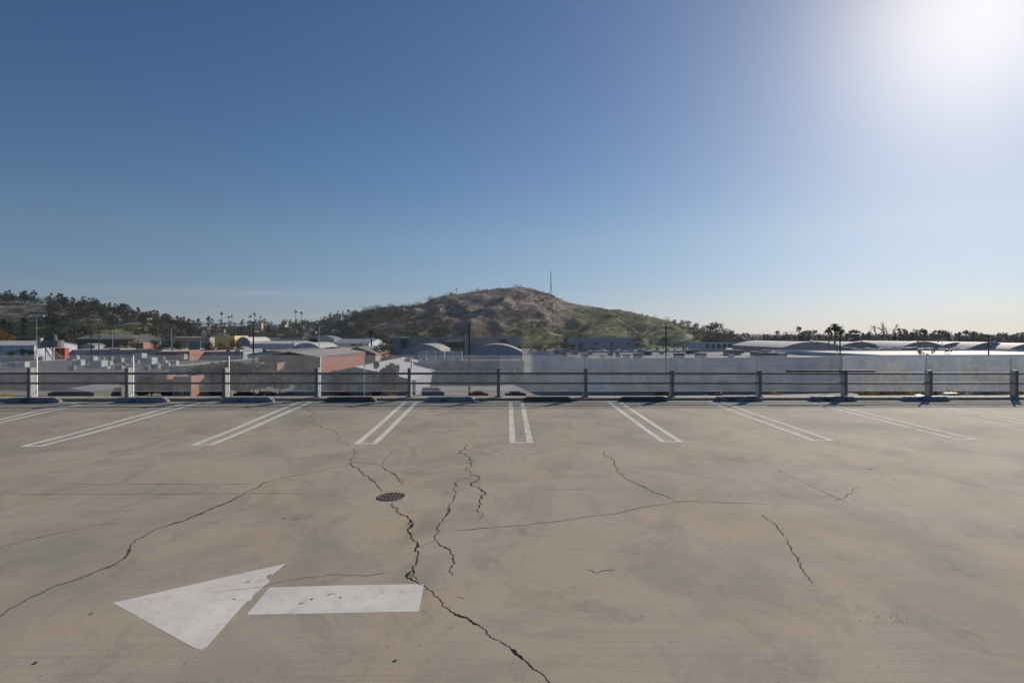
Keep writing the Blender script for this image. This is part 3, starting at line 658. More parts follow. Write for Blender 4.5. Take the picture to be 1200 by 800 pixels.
# ---- rooftop machinery (each unit lifts off: its own thing)
def unit(px, py, D, w, d, h, label, m='tin'):
    t = thing('rooftop_unit', label, 'rooftop unit', (X(px, D), D, Z(py, D)), rnd.uniform(-.1, .1), 'air handling units on the flat roofs')
    b = MB(); b.box((0, 0, h / 2), (w, d, h), bev=.05); b.build('cabinet', M[m], t)
    l = MB()
    for k in range(5): l.box((0, -d / 2 - .02, h * (.2 + .14 * k)), (w * .8, .04, h * .05))
    l.build('louvre', M['rail'], t)
    f = MB(); f.lathe((w * .2, 0, h), [(min(w, d) * .3, 0), (min(w, d) * .3, .2), (min(w, d) * .24, .25)], 12); f.build('fan_cowl', M['metal'], t)
UN = [(9,'small dark unit at the far left of the factory roof',430,182,2.2,'metal'),(16,'pale cubic unit beside the far left dark unit',430,182,2.4,'tin'),(27,'dark grey unit behind the first railing post',430,182,2.6,'metal'),
 (48,'white unit at the foot of the first white lamp',421.5,238,2.0,'tin'),(88,'pale box unit left of the machinery cluster',421,225,2.4,'tin'),(92,'dark box unit before the pale box unit',428,190,2.8,'metal'),
 (108,'low unit in the machinery cluster, leftmost',424,215,3.2,'metal'),(117,'low wide unit in the middle of the machinery cluster',430,185,3.4,'metal'),(127,'white unit at the right of the machinery cluster',428,195,2.2,'tin'),
 (152,'white cubic unit right of the second railing post',424,215,2.0,'tin'),(163,'wide grey unit on the factory roof near the centre of its back edge',422,225,4.2,'metal'),(175,'boxy grey unit near the right end of the factory roof',427,198,3.8,'metal'),(182,'thin white vent at the right end of the factory roof',423,220,1.2,'tin'),
 (196,'small yellowish unit on the tan roof near the olive trees',428.5,172,1.4,'tin'),(204,'grey unit cluster on the tan roof above the brick shed',428,175,2.2,'metal'),(213,'white duct unit on the tan roof left of the big olive tree',421,212,3.0,'tin'),
 (255,'white vent on the bluish roof, left of the dark hatch',413.5,268,1.6,'tin'),(267,'dark hatch unit on the bluish roof',413.5,270,2.4,'iron'),(279,'white vent at the right end of the bluish roof',413.5,268,2.2,'tin'),
 (311,'white box on the grey gabled hall roof by the black pole',412.5,250,1.8,'tin'),(478,'white unit near the right corner of the pale gable roof',424,150,1.5,'tin')]
for px, lb, py, D, s, m_ in UN: unit(px, py, D, s, s * .8, s * .62, lb, m_)
for k in range(24):
    D = rnd.uniform(170, 255); unit(rnd.uniform(82, 205), 393 + (Z(393, 1) - Z(440.5, 150) + .0) * F / D, D, rnd.uniform(1, 3.4), rnd.uniform(.9, 2), rnd.uniform(.7, 1.9), 'small grey rooftop unit in the clutter on the tan factory roof', rnd.choice(['metal', 'rail', 'tin', 'rail']))
# row of skylights in front of the grey hall
for k in range(5):
    px = 495 + k * 10.5; t = thing('skylight', 'white box skylight on the shaded roof, number %s from the black pole' % ('one' if k == 4 else ['five','four','three','two'][k]), 'skylight', (X(px, 186), 186, Z(424.5, 176) + .1), 0, 'skylights in a row'); t['label'] = ['leftmost white box skylight before the left bow roof','second white box skylight from the left, before the left bow roof','middle one of five white skylights in a row on the shaded roof','fourth white box skylight from the left in the row','rightmost white box skylight, next to the black pole'][k]
    b = MB(); b.box((0, 0, 1.4), (2.5, 1.6, 2.6)); b.build('curb', M['metal'], t); c = MB(); c.box((0, 0, 2.85), (2.6, 1.7, .22), bev=.05); c.build('dome', M['trim'], t)
# roof sign frame on the long hall
t = thing('roof_canopy', 'dark canopy with pale top mounted on the long grey hall', 'canopy', (X(533, 258), 257.6, Z(407, 258)))
b = MB(); b.box((0, 0, 1.3), (7.6, 3, 2.2)); b.build('body', WALL['dark'], t); b = MB(); b.box((0, 0, 3.0), (7.0, 3.2, 1.1), bev=.1); b.build('cover', M['trim'], t)
for px, w, lb in ((473.5, 1.7, 'tall dark doorway recess frame on the left of the long grey hall'), (590, 1.5, 'dark ventilation tower at the right of the long grey hall')):
    t = thing('vent_tower', lb, 'vent', (X(px, 261.3), 261.3, Z(407, 261.3))); b = MB(); b.box((0, 0, 1.9), (w * 1.6, .8, 3.8)); b.build('shaft', WALL['dark'], t); b = MB(); b.box((0, 0, 4.0), (w * 1.8, 1.0, .3)); b.build('cap', M['trim'], t)
t = thing('chimney_stack', 'pale square stack standing against the black pole behind the grey hall', 'chimney', (X(547.5, 259), 259, GZ)); b = MB(); b.box((0, 0, 7), (2.1, 2, 14.2)); b.build('shaft', WALL['palegrey'], t); b = MB(); b.box((0, 0, 14.2), (2.4, 2.3, .4)); b.build('cap', M['trim'], t)
# hopper / round dust collector at left
D = 258; s = D / F
t = thing('hopper', 'round grey hopper with conical cap above the red container', 'hopper', (X(62, D), D, GZ))
zt = Z(399, D) - GZ; zb = Z(407, D) - GZ
b = MB(); b.lathe((0, 0, 0), [(3.9, zb), (4.0, zb + .2), (4.0, zt), (3.8, zt + .15)], 24); b.build('drum', mat('hopper_steel', (.16, .165, .175), .55, .2, 1), t, label='ribbed grey drum')
b = MB(); b.lathe((0, 0, 0), [(1.7, zt + .15), (1.25, zt + 2.6), (1.3, zt + 2.8)], 20); b.build('cap', WALL['dark'], t)
b = MB()
for a in range(4): b.tube((2.6 * math.cos(a * 1.57 + .7), 2.6 * math.sin(a * 1.57 + .7), 0), (2.6 * math.cos(a * 1.57 + .7), 2.6 * math.sin(a * 1.57 + .7), zb), .16, n=6)
b.build('support_frame', M['rail'], t)
b = MB(); b.tube((-5.2, 0, zt - .6), (2.2, -2.0, zb - 6.5), .25, n=8); b.tube((-4.6, 0, zt - .8), (5.5, -2.5, zb - 4.0), .22, n=8); b.build('chute', M['trim'], t)
b = MB(); b.box((-5.6, 0, zt - 1.2), (1.6, 1.6, 4.6)); b.build('elevator_head', M['trim'], t)

# ------------------------------------------------------------ poles and lamps
M['wood'] = mat('creosoted_pole', (.035, .028, .022), .85, .3, 2); M['woodb'] = mat('brown_pole', (.12, .075, .05), .85, .3, 2); M['silver'] = mat('silver_pole', (.55, .56, .57), .4, .1, 2, metal=.2); M['rust'] = mat('rusty_pole', (.34, .14, .08), .8, .3, 2)
def upole(px, pytop, D, label, r=.17, m='wood', arms=1, azi=0.0, base=GZ):
    H = Z(pytop, D) - base; t = thing('utility_pole', label, 'utility pole', (X(px, D), D, base), azi)
    b = MB(); b.tube((0, 0, 0), (0, 0, H), r * 1.15, r * .8, n=10); b.build('pole', M[m], t)
    for k in range(arms):
        b = MB(); z = H - .5 - k * 1.3; b.box((0, -.14, z), (2.5, .12, .14)); b.tube((-.6, -.14, z), (0, 0, z - .6), .025, n=5); b.tube((.6, -.14, z), (0, 0, z - .6), .025, n=5); ca = b.build('crossarm', M[m], t)
        for q in (-1.1, -.55, .55, 1.1):
            i_ = MB(); i_.lathe((q, -.14, z + .07), [(.05, 0), (.07, .08), (.04, .16), (.02, .2)], 8); i_.build('insulator', M['silver'], ca)
    return t
upole(107, 386, 180, 'black wooden pole with crossarms, left one of a pair at the left', arms=2, r=.19)
upole(116, 387, 184, 'brown wooden pole with crossarms, right one of a pair at the left', m='woodb', arms=2, r=.17)
upole(297, 378, 120, 'tall black wooden pole in front of the flat roofs at left of centre', r=.17, arms=1, azi=1.2)
upole(550, 380, 96, 'thick black wooden pole in front of the long grey hall', r=.17, arms=0)
upole(780.5, 381, 112, 'black wooden pole with crossarm before the foot of the hill', r=.14, arms=1, azi=.3)
upole(984.5, 388.5, 150, 'black wooden pole with crossarms beside the palm', r=.17, arms=1)
upole(1158.5, 391.5, 150, 'black wooden pole at the right with one crossarm before the bow roofs', r=.17, arms=1)
upole(981, 403, 190, 'short dark pole left of the pole by the palm', r=.16, arms=0)
upole(161.5, 398, 230, 'thin dark pole in front of the grey hall at left', r=.11, arms=1)
upole(716.5, 403.5, 100, 'rust-brown pole passing down behind the screen right of centre', r=.16, m='rust', arms=0)
upole(342.5, 394, 300, 'thin brown pole among the white halls at left of centre', r=.13, m='woodb', arms=0)
upole(628, 398, 420, 'thin far pole left of the blue-grey hall', r=.14, arms=1)
upole(678.5, 392, 420, 'thin far pole in front of the blue-grey hall', r=.14, arms=1)
upole(763, 390, 520, 'thin far pole at the foot of the hill left of the black pole', r=.14, arms=1)
upole(770, 397, 420, 'thin far pole just left of the black pole by the car park', r=.14, arms=1)
def lamp(px, pytop, D, label, m='silver', r=.09, arm=1.6, side=1, azi=0.0):
    H = Z(pytop, D) - GZ; t = thing('street_lamp', label, 'street lamp', (X(px, D), D, GZ), azi)
    b = MB(); b.tube((0, 0, 0), (0, 0, H), r * 1.2, r * .8, n=10); b.build('pole', M[m], t)
    b = MB(); b.path([(0, 0, H), (side * arm * .3, 0, H + .35), (side * arm * .7, 0, H + .42), (side * arm, 0, H + .3)], r * .5, 6); b.build('arm', M[m], t)
    b = MB(); b.box((side * (arm + .35), 0, H + .25), (.8, .32, .18), bev=.04); b.build('lamp_head', M[m], t)
lamp(43, 372, 84, 'very tall thin white lamp post at the far left in front of the roofs', arm=.35, r=.032)
lamp(427, 398, 96, 'silver street lamp with a curved head before the pale gable roof', arm=.8, r=.085, side=1)
lamp(374, 382.5, 215, 'silver street lamp above the brick building', arm=1.0, r=.14)
lamp(201, 384.5, 260, 'silver street lamp left of the teal sign', arm=1.4, r=.15)
lamp(132, 388, 300, 'pale street lamp right of the pair of wooden poles', arm=1.2, r=.13)
lamp(927, 389.5, 280, 'white lamp post above the curved white roof', arm=.6, r=.15)
lamp(957, 392.5, 300, 'white lamp post left of the palm', arm=1.2, r=.13, side=-1)
lamp(1104, 397, 230, 'short grey lamp post between the bow roofs at right', arm=.6, r=.13)
lamp(820, 401, 300, 'grey lamp post with angled arm by the white office', arm=2.2, r=.10, side=-1)
lamp(784, 409, 170, 'white lamp post with a long slanting arm by the black pole', arm=4.5, r=.08, side=-1)
for (a, b, lb) in ((86, 'x', 'grey lamp post beside the white vans at the left'),): lamp(157, 401, 330, 'short pale lamp post by the dark hedge at left', arm=.8, r=.12)
# power wires to the right pole
for i, dz in enumerate((0, 1)):
    w = MB(); p0 = Vector((X(780.5, 112), 112, Z(383 + dz * 1.2, 112))); p1 = Vector((X(984.5, 150), 150, Z(390, 150) + dz * .0)); pts = []
    for k in range(25):
        u = k / 24; p = p0.lerp(p1, u); p.z -= 1.2 * 4 * u * (1 - u); p.y += dz * .8; pts.append(p)
    tag(w.path(pts, .016, 5).build('power_line', M['rail']), ['lower', 'upper'][i] + ' thin sagging power line between the black pole by the hill and the palm pole', 'wire')
# teal billboard
D = 300; t = thing('billboard', 'dark teal billboard on two legs between the trees', 'billboard', (X(228, D), D, GZ))
b = MB(); b.box((0, 0, Z(405.5, D) - GZ), (6.0, .4, 4.6)); b.build('panel', WALL['teal'], t)
b = MB(); b.box((0, 0, Z(405.5, D) - GZ + 2.45), (6.4, .6, .25)); b.box((0, 0, Z(405.5, D) - GZ - 2.45), (6.4, .6, .25)); b.build('frame', M['trim'], t)
for s in (-2, 2):
    b = MB(); b.tube((s, .1, 0), (s, .1, Z(411, D) - GZ), .2, n=8); b.build('leg', M['rail'], t)
# green road sign at right
D = 420; t = thing('road_sign', 'small green road sign above the trees at far right', 'sign', (X(1188, D), D, GZ)); b = MB(); b.box((0, 0, Z(394, D) - GZ), (2.8, .15, 3.2)); b.build('panel', mat('sign_green', (.03, .30, .20), .5, .1, 1), t); b = MB(); b.tube((0, .2, 0), (0, .2, Z(393, D) - GZ), .15, n=8); b.build('post', M['silver'], t)

# ------------------------------------------------------------ hills
PROF = [(-300, 386), (150, 384), (200, 382), (250, 382), (300, 381), (340, 379), (375, 375), (400, 370), (430, 362.5), (450, 359.5), (480, 358.5), (497, 355), (510, 348), (530, 345), (560, 341), (585, 337.5), (600, 336), (622, 336.5), (640, 342), (660, 351), (680, 357), (705, 361.5), (735, 365), (765, 371), (790, 377), (812, 383), (835, 389), (870, 397), (900, 401), (1400, 401)]
PROFL = [(-500, 350), (-100, 346), (0, 351), (30, 353), (60, 357), (100, 361), (130, 367), (160, 373), (190, 380), (220, 388), (260, 394), (300, 399), (340, 403)]
def ridged(x, y, s): return 1 - abs(mn.noise(Vector((x / s, y / s, 3.3)))) * 2
def fb(x, y, s): return mn.fractal(Vector((x / s, y / s, 1.7)), 1.0, 2.1, 5)
def hill_h(x, y, prof, D0, D1):
    px = 600 + x / y * F; cz = Z(lerp_tab(px, prof), D1)
    u = (y - D0) / (D1 - D0)
    if u <= 0: return GZ - 3
    s = smooth(u) * .55 + u * .45 if u < 1 else max(0, 1 - (u - 1) * 0.9)
    hh = (cz - GZ) * s
    e = max(0, min(1, u * 3)) * max(0, min(1, (1.02 - u) * 2.2)) if u < 1 else 0
    amp = min(1.0, (cz - GZ) / 60)
    # spurs run down towards the town
    sp_ = ridged(x + (y - 800) * .35, y * .28, 95) * 22 + ridged(x - 40, y * .5, 42) * 9 + fb(x, y, 30) * 3.5
    return GZ - 1 + hh + e * amp * (sp_ - 15) 
def mk_hill(name, m, prof, D0, D1, pxa, pxb, nc, nr, D2):
    mb = MB()
    for j in range(nr + 1):
        u = j / nr; y = D0 + (D2 - D0) * u
        for i in range(nc + 1):
            px = pxa + (pxb - pxa) * i / nc; x = X(px, y); mb.vert((x, y, hill_h(x, y, prof, D0, D1)))
    for j in range(nr):
        for i in range(nc):
            a = j * (nc + 1) + i; mb.face((a, a + 1, a + nc + 2, a + nc + 1))
    return structure(mb.build(name, m, smooth=True))
def hill_mat(name='hillside_scrub', shoulder=True):
    m, t, b, o = newmat(name)
    tcn = t.nodes.new('ShaderNodeTexCoord'); sep = t.nodes.new('ShaderNodeSeparateXYZ'); L(t, tcn.outputs['Object'], sep.inputs[0])
    n1 = noise_fac(t, 0.012, 7, 0.65, dist=.8); n2 = noise_fac(t, 0.05, 8, 0.75)
    dry = ramp(t, n2, [(0.38, (.055, .046, .038)), (0.5, (.23, .187, .150)), (0.62, (.44, .37, .30))])
    grn = ramp(t, n2, [(0.38, (.030, .040, .018)), (0.5, (.12, .150, .044)), (0.62, (.26, .30, .08))])
    # greener low down and on the moist right shoulder
    mr = t.nodes.new('ShaderNodeMapRange'); L(t, sep.outputs['Z'], mr.inputs[0]); mr.inputs[1].default_value = 52; mr.inputs[2].default_value = 8; mr.inputs[3].default_value = 0; mr.inputs[4].default_value = .36
    mx = t.nodes.new('ShaderNodeMapRange'); L(t, sep.outputs['X'], mx.inputs[0]); mx.inputs[1].default_value = 40; mx.inputs[2].default_value = 190; mx.inputs[3].default_value = -.16; mx.inputs[4].default_value = .40
    a = t.nodes.new('ShaderNodeMath'); a.operation = 'ADD'; L(t, mr.outputs[0], a.inputs[0]); L(t, mx.outputs[0], a.inputs[1])
    a2 = t.nodes.new('ShaderNodeMath'); a2.operation = 'ADD'; L(t, a.outputs[0], a2.inputs[0]); L(t, n1, a2.inputs[1])
    c = mix(t, ramp(t, a2.outputs[0], [(0.60, 0.0), (0.80, 1.0)]), dry, grn)
    ml = t.nodes.new('ShaderNodeMapRange'); L(t, sep.outputs['X'], ml.inputs[0]); ml.inputs[1].default_value = -60; ml.inputs[2].default_value = -230; ml.inputs[3].default_value = -.15; ml.inputs[4].default_value = .25 if shoulder else -.15
    al = t.nodes.new('ShaderNodeMath'); al.operation = 'ADD'; L(t, ml.outputs[0], al.inputs[0]); L(t, n1, al.inputs[1])
    c = mix(t, ramp(t, al.outputs[0], [(0.54, 0.0), (0.60, 0.92)]), c, (.032, .046, .018))
    n3 = noise_fac(t, 0.09, 8, 0.8); c = mix(t, ramp(t, n3, [(0.54, 0.0), (0.60, 0.9)]), c, (.022, .026, .015)); n4 = noise_fac(t, 0.017, 5, 0.6); c = mix(t, ramp(t, n4, [(0.53, 0.0), (0.62, 0.6)]), c, (.035, .034, .026))
    # contour terraces low on the slope
    L(t, c, b.inputs['Base Color']); b.inputs['Roughness'].default_value = 0.95; b.inputs['Specular IOR Level'].default_value = 0.1
    bump(t, b, n3, 1.0, 2.5); return m
HM = hill_mat()
mk_hill('bare_hill', HM, PROF, 600, 980, -200, 1000, 300, 120, 1500)
mk_hill('wooded_hill', hill_mat('grassy_hillside', False), PROFL, 400, 640, -700, 360, 170, 60, 900)
HC = lambda x, y: hill_h(x, y, PROF, 600, 980) if 600 + x / y * F < 1000 else GZ
HL = lambda x, y: hill_h(x, y, PROFL, 400, 640) if 600 + x / y * F < 360 else GZ
def hill_hit(px, py, fn, d0, d1):
    D = d0; st = 2.0
    while D < d1:
        if fn(X(px, D), D) >= Z(py, D): return Vector((X(px, D), D, fn(X(px, D), D)))
        D += st
    return None
# hillside tracks
def track(pts, w, name, m, lift=.35):
    P = [hill_hit(px, py, HC, 605, 1000) for px, py in pts]; P = [p for p in P if p]
    mb = MB(); prev = None; Q = []
    for a, b in zip(P, P[1:]):
        for k in range(8): Q.append(a.lerp(b, k / 8))
    Q.append(P[-1])
    for i, p in enumerate(Q):
        d = Q[min(i + 1, len(Q) - 1)] - Q[max(0, i - 1)]; n = Vector((-d.y, d.x, 0)).normalized() * w / 2; q = []
        for s in (1, -1):
            x, y = p.x + n.x * s, p.y + n.y * s; q.append(mb.vert((x, y, HC(x, y) + lift)))
        if prev: mb.face((prev[0], prev[1], q[1], q[0]))
        prev = q
    structure(mb.build(name, m))
track([(798, 401), (806, 397), (816, 392), (826, 387.5), (833, 386)], 7.0, 'hillside_road', mat('hill_road', (.30, .27, .24), .9, .15, .3))
track([(626, 342), (632, 348), (640, 357), (650, 364)], 4.0, 'hillside_gully', mat('gully_scrub', (.035, .034, .025), .95, .2, .3))
track([(470, 389), (500, 383), (540, 379)], 3.0, 'hillside_track', mat('dirt_track', (.24, .19, .14), .95, .2, .3))
DT = mat('dirt_track', (.36, .30, .24), .95, .2, .3)
track([(500, 372), (515, 364), (532, 357), (548, 350), (560, 346)], 5.0, 'hillside_track', DT)
track([(640, 391), (670, 388.5), (700, 389), (735, 390), (770, 389)], 3.0, 'hillside_track', DT)
track([(430, 384), (460, 378), (495, 374)], 4.0, 'hillside_track', DT)
track([(645, 349), (670, 356), (700, 363), (730, 367)], 3.0, 'hillside_track', DT)
# radio mast
D = 975; p = hill_hit(645.5, 346.2, HC, 700, 1010) or Vector((X(645.5, D), D, Z(346, D)))
t = thing('radio_mast', 'slim lattice radio mast standing on the hill top', 'mast', (p.x, p.y, p.z - 1)); H = Z(318, p.y) - p.z + 1
b = MB(); legs = [(math.cos(a) * 1.0, math.sin(a) * 1.0) for a in (0.5, 2.6, 4.7)]
for lx, ly in legs: b.tube((lx, ly, 0), (lx * .7, ly * .7, H), .22, n=5)
for k in range(14):
    z0, z1 = H * k / 14, H * (k + 1) / 14
    for q in range(3):
        a, c = legs[q], legs[(q + 1) % 3]; b.tube((a[0] * .9, a[1] * .9, z0), (c[0] * .9, c[1] * .9, z1), .10, n=4, caps=False)
b.build('lattice', M['silver'], t)
for z, w in ((H * .30, 1.6), (H * .36, 1.4)):
    b = MB(); b.lathe((1.1, -.8, z), [(w * .3, 0), (w * .6, .4), (w * .6, 1.6), (w * .3, 2.0)], 10); b.build('antenna_drum', M['trim'], t)

# ------------------------------------------------------------ vegetation
def leaf_mat(name, col, var=.35, trans=.25):
    m, t, b, o = newmat(name)
    oi = t.nodes.new('ShaderNodeObjectInfo'); mr = t.nodes.new('ShaderNodeMapRange'); L(t, oi.outputs['Random'], mr.inputs[0]); mr.inputs[3].default_value = .7; mr.inputs[4].default_value = 1.3
    n = noise_fac(t, 1.1, 4, .6); c = ramp(t, n, [(0.3, tuple(x * (1 - var) for x in col)), (0.7, tuple(x * (1 + var) for x in col))])
    h = t.nodes.new('ShaderNodeHueSaturation'); L(t, c, h.inputs['Color']); L(t, mr.outputs[0], h.inputs['Value'])
    mh = t.nodes.new('ShaderNodeMapRange'); L(t, oi.outputs['Random'], mh.inputs[0]); mh.inputs[3].default_value = .515; mh.inputs[4].default_value = .475; L(t, mh.outputs[0], h.inputs['Hue'])
    L(t, h.outputs[0], b.inputs['Base Color']); b.inputs['Roughness'].default_value = .75; b.inputs['Specular IOR Level'].default_value = .2
    tl = t.nodes.new('ShaderNodeBsdfTranslucent'); L(t, h.outputs[0], tl.inputs[0]); mx = t.nodes.new('ShaderNodeMixShader'); mx.inputs[0].default_value = trans
    L(t, b.outputs[0], mx.inputs[1]); L(t, tl.outputs[0], mx.inputs[2]); L(t, mx.outputs[0], o.inputs['Surface']); return m
LM = dict(dark=leaf_mat('dark_foliage', (.035, .042, .026)), green=leaf_mat('green_foliage', (.060, .078, .030)), olive=leaf_mat('olive_foliage', (.075, .075, .042)), grey=leaf_mat('greygreen_foliage', (.085, .095, .075)),
          yellow=leaf_mat('yellow_flowers', (.55, .36, .04), .3), bright=leaf_mat('bright_foliage', (.14, .16, .04)), autumn=leaf_mat('autumn_foliage', (.22, .14, .04)), white=leaf_mat('white_flowers', (.62, .60, .55), .2), brown=leaf_mat('brown_scrub', (.10, .078, .055)))
M['bark'] = mat('bark', (.09, .07, .055), .9, .3, 2); M['palm_trunk'] = mat('palm_trunk', (.15, .12, .09), .9, .2, 3); M['bare'] = mat('bare_wood', (.26, .22, .18), .9, .2, 3)
def leafy(mb, r, c, rad, n, s, flat=.8):
    for _ in range(n):
        v = Vector((r.gauss(0, 1), r.gauss(0, 1), r.gauss(0, 1))).normalized() * (r.random() ** .45); p = Vector(c) + Vector((v.x * rad, v.y * rad, v.z * rad * flat))
        q = Vector((r.gauss(0, 1), r.gauss(0, 1), r.gauss(0, 1))).normalized(); u = q.orthogonal().normalized(); w = q.cross(u); a, b_ = s * r.uniform(.6, 1.3), s * r.uniform(.4, .9)
        mb.poly([p - u * a, p - w * b_, p + u * a, p + w * b_])
def tree_mesh(seed, H, kind, leaf=.45, dens=1.0):
    """unit = metres; returns trunk MB, crown MB"""
    r = random.Random(seed); tr = MB(); cr = MB()
    if kind == 'round': th_, cw, ch, nc = H * .28, H * .42, H * .36, 16
    elif kind == 'euca': th_, cw, ch, nc = H * .42, H * .27, H * .34, 14
    elif kind == 'cypress': th_, cw, ch, nc = H * .08, H * .15, H * .46, 16
    elif kind == 'bush': th_, cw, ch, nc = H * .1, H * .75, H * .45, 12
    lean = Vector((r.uniform(-.06, .06) * H, r.uniform(-.06, .06) * H, 0))
    tr.tube((0, 0, 0), lean * .5 + Vector((0, 0, th_)), H * .028, H * .02, n=7)
    cc = lean + Vector((0, 0, th_ + ch * .85))
    for k in range(nc):
        a = r.uniform(0, 6.283); e = r.uniform(-.8, 1); rr = r.uniform(.25, 1) * (1 - .45 * abs(e))
        if kind == 'cypress': rr *= (1.05 - .5 * (e + .8))
        p = cc + Vector((math.cos(a) * cw * rr, math.sin(a) * cw * rr, e * ch)); p.z = max(p.z, H * .05)
        rad = cw * r.uniform(.30, .52); leafy(cr, r, p, rad, int(34 * dens), leaf * H / 12, .75)
        if k % 2 == 0 and kind != 'bush': tr.tube(lean * .5 + Vector((0, 0, th_ * r.uniform(.7, 1))), p, H * .012, H * .004, n=5)
    return tr, cr
PROT = {}
def proto(kind, seed, H, lm, leaf=.45, dens=1.0):
    key = (kind, seed, lm)
    if key not in PROT:
        tr, cr = tree_mesh(seed, H, kind, leaf, dens)
        def me(mb, nm, m):
            d = bpy.data.meshes.new(nm); d.from_pydata(mb.v, [], mb.f); d.materials.append(m); d.update(); return d
        PROT[key] = (me(tr, 'trunk', M['bark']), me(cr, 'crown', LM[lm]))
    return PROT[key]
def tree(x, y, z, H, kind, lm, label, group, seed=None, base=10.0, name=None, cat='tree', w=1.0, leaf=.45, dens=1.0):
    seed = rnd.randint(1, 3) if seed is None else seed; a, c = proto(kind, seed, base, lm, leaf, dens)
    t = thing(name or {'round': 'leafy_tree', 'euca': 'eucalyptus_tree', 'cypress': 'cypress_tree', 'bush': 'shrub'}[kind], label, cat, (x, y, z), rnd.uniform(0, 6.28), group)
    s = H / base; t.scale = (s * w, s * w, s)
    for nm, d in (('trunk', a), ('crown', c)):
        o = bpy.data.objects.new(nm, d); C.objects.link(o); o.parent = t
    return t
def palm_mesh():
    r = random.Random(3); tr = MB(); cr = MB(); H = 12
    tr.tube((0, 0, 0), (.15, 0, H * .5), .32, .24, n=8); tr.tube((.15, 0, H * .5), (.3, 0, H), .24, .2, n=8)
    for k in range(34):
        a = r.uniform(0, 6.283); e = r.uniform(-.55, 1.25); l = r.uniform(1.5, 2.3); p = Vector((.3, 0, H)); d = Vector((math.cos(a) * math.cos(e), math.sin(a) * math.cos(e), math.sin(e)))
        sd_ = d.cross(Vector((0, 0, 1))).normalized() * .16; prev = (p - sd_ * .3, p + sd_ * .3)
        for q in range(1, 5):
            u = q / 4; c = p + d * l * u + Vector((0, 0, -1.0 * u * u)); w_ = sd_ * (1.6 if q < 4 else .2) * (1 + u)
            cr.poly([prev[0], prev[1], c + w_, c - w_]); prev = (c - w_, c + w_)
    return tr, cr
ptr, pcr = palm_mesh()
pm1 = bpy.data.meshes.new('trunk'); pm1.from_pydata(ptr.v, [], ptr.f); pm1.materials.append(M['palm_trunk'])
pm2 = bpy.data.meshes.new('crown'); pm2.from_pydata(pcr.v, [], pcr.f); pm2.materials.append(LM['green'])
def palm(x, y, z, H, label, group=None, cw=1.0):
    t = thing('palm_tree', label, 'palm', (x, y, z), rnd.uniform(0, 6.28), group); s = H / 12; t.scale = (s * cw, s * cw, s)
    for nm, d in (('trunk', pm1), ('crown', pm2)):
        o = bpy.data.objects.new(nm, d); C.objects.link(o); o.parent = t
# near trees below the deck
for px, py, D, lb, k in ((178, 441, 128, 'dark bushy tree in shade left of the orange brick shed', 'dark'), (163, 446, 126, 'small dark bush left of the dark bushy tree', 'dark'), (196, 446, 124, 'small dark tree touching the orange brick shed', 'dark'),
  (238, 430, 128, 'dull olive tree right of the orange brick shed', 'olive'), (262, 426.5, 131, 'broad olive tree behind the fourth railing post', 'olive'), (282, 425, 129, 'olive tree left of the tall black pole', 'olive'), (305, 427, 133, 'olive tree right of the tall black pole', 'olive'), (328, 434, 138, 'small olive tree before the shaded brick front', 'olive'),
  (393, 436, 130, 'small dark tree left of the curved silver lamp', 'dark'), (407, 434, 129, 'second small dark tree just left of the silver lamp', 'dark'), (441, 421, 128, 'upright dark tree right of the silver lamp', 'dark'), (457, 428, 130, 'thin dark tree before the pale gable roof', 'dark')):
    H = Z(py, D) - GZ; tree(X(px, D), D, GZ, H, 'round' if D != 128 or px < 300 else 'cypress', k, lb, None, seed=4 + px % 3, base=7.0, leaf=.62, dens=3.0, w=1.5 if px < 330 else .9)
palm(X(436, 260), 260, GZ, Z(389, 260) - GZ, 'shaggy palm in front of the halls left of centre', cw=1.2)
for px, py, D, k, lb in ((420, 402, 250, 'bright', 'bright green shrubby tree left of the shaggy palm'), (449, 402, 240, 'autumn', 'autumn coloured tree right of the shaggy palm'), (443, 406, 235, 'olive', 'low olive tree beneath the shaggy palm'), (455, 398, 300, 'dark', 'dark tree touching the left end of the long grey hall')):
    tree(X(px, D), D, GZ, Z(py, D) - GZ, 'round', k, lb, None, seed=2)
palm(X(977.5, 240), 240, GZ, Z(382.5, 240) - GZ, 'tall palm with a bushy crown beside the black pole', cw=1.15)
palm(X(971, 246), 246, GZ, Z(386.5, 246) - GZ, 'shorter palm just left of the tall palm', cw=.8)
palm(X(985, 244), 244, GZ, Z(385.5, 244) - GZ, 'shorter palm just right of the tall palm, behind the pole', cw=.8)
# yellow shrubs and white-flowering hedge below the right screens
for i in range(26):
    px = 1012 + i * 7.6 + rnd.uniform(-2, 2); D = rnd.uniform(124, 131); k = rnd.choice(['yellow', 'yellow', 'bright', 'olive', 'white'])
    tree(X(px, D), D, GZ, rnd.uniform(2.7, 3.6), 'bush', k, {'yellow': 'yellow flowering shrub in the hedge below the right screens', 'bright': 'bright green shrub in the hedge below the right screens', 'olive': 'olive shrub in the hedge below the right screens', 'white': 'white flowering shrub in the hedge below the right screens'}[k], 'shrubs in the flowering hedge', seed=2)
for px, D, H, lb in ((1032, 128, 7.0, 'yellow-leaved tree seen through the screen below the bare tree'), (1148, 130, 7.4, 'yellow-leaved tree seen through the screen left of the last post'), (1086, 165, 11.2, 'thin yellow-green tree rising above the screen at right'), (1108, 170, 9, 'small yellow-green tree by the short grey lamp post')):
    tree(X(px, D), D, GZ, H, 'euca', 'autumn', lb, None, seed=2, dens=.5, leaf=.45)
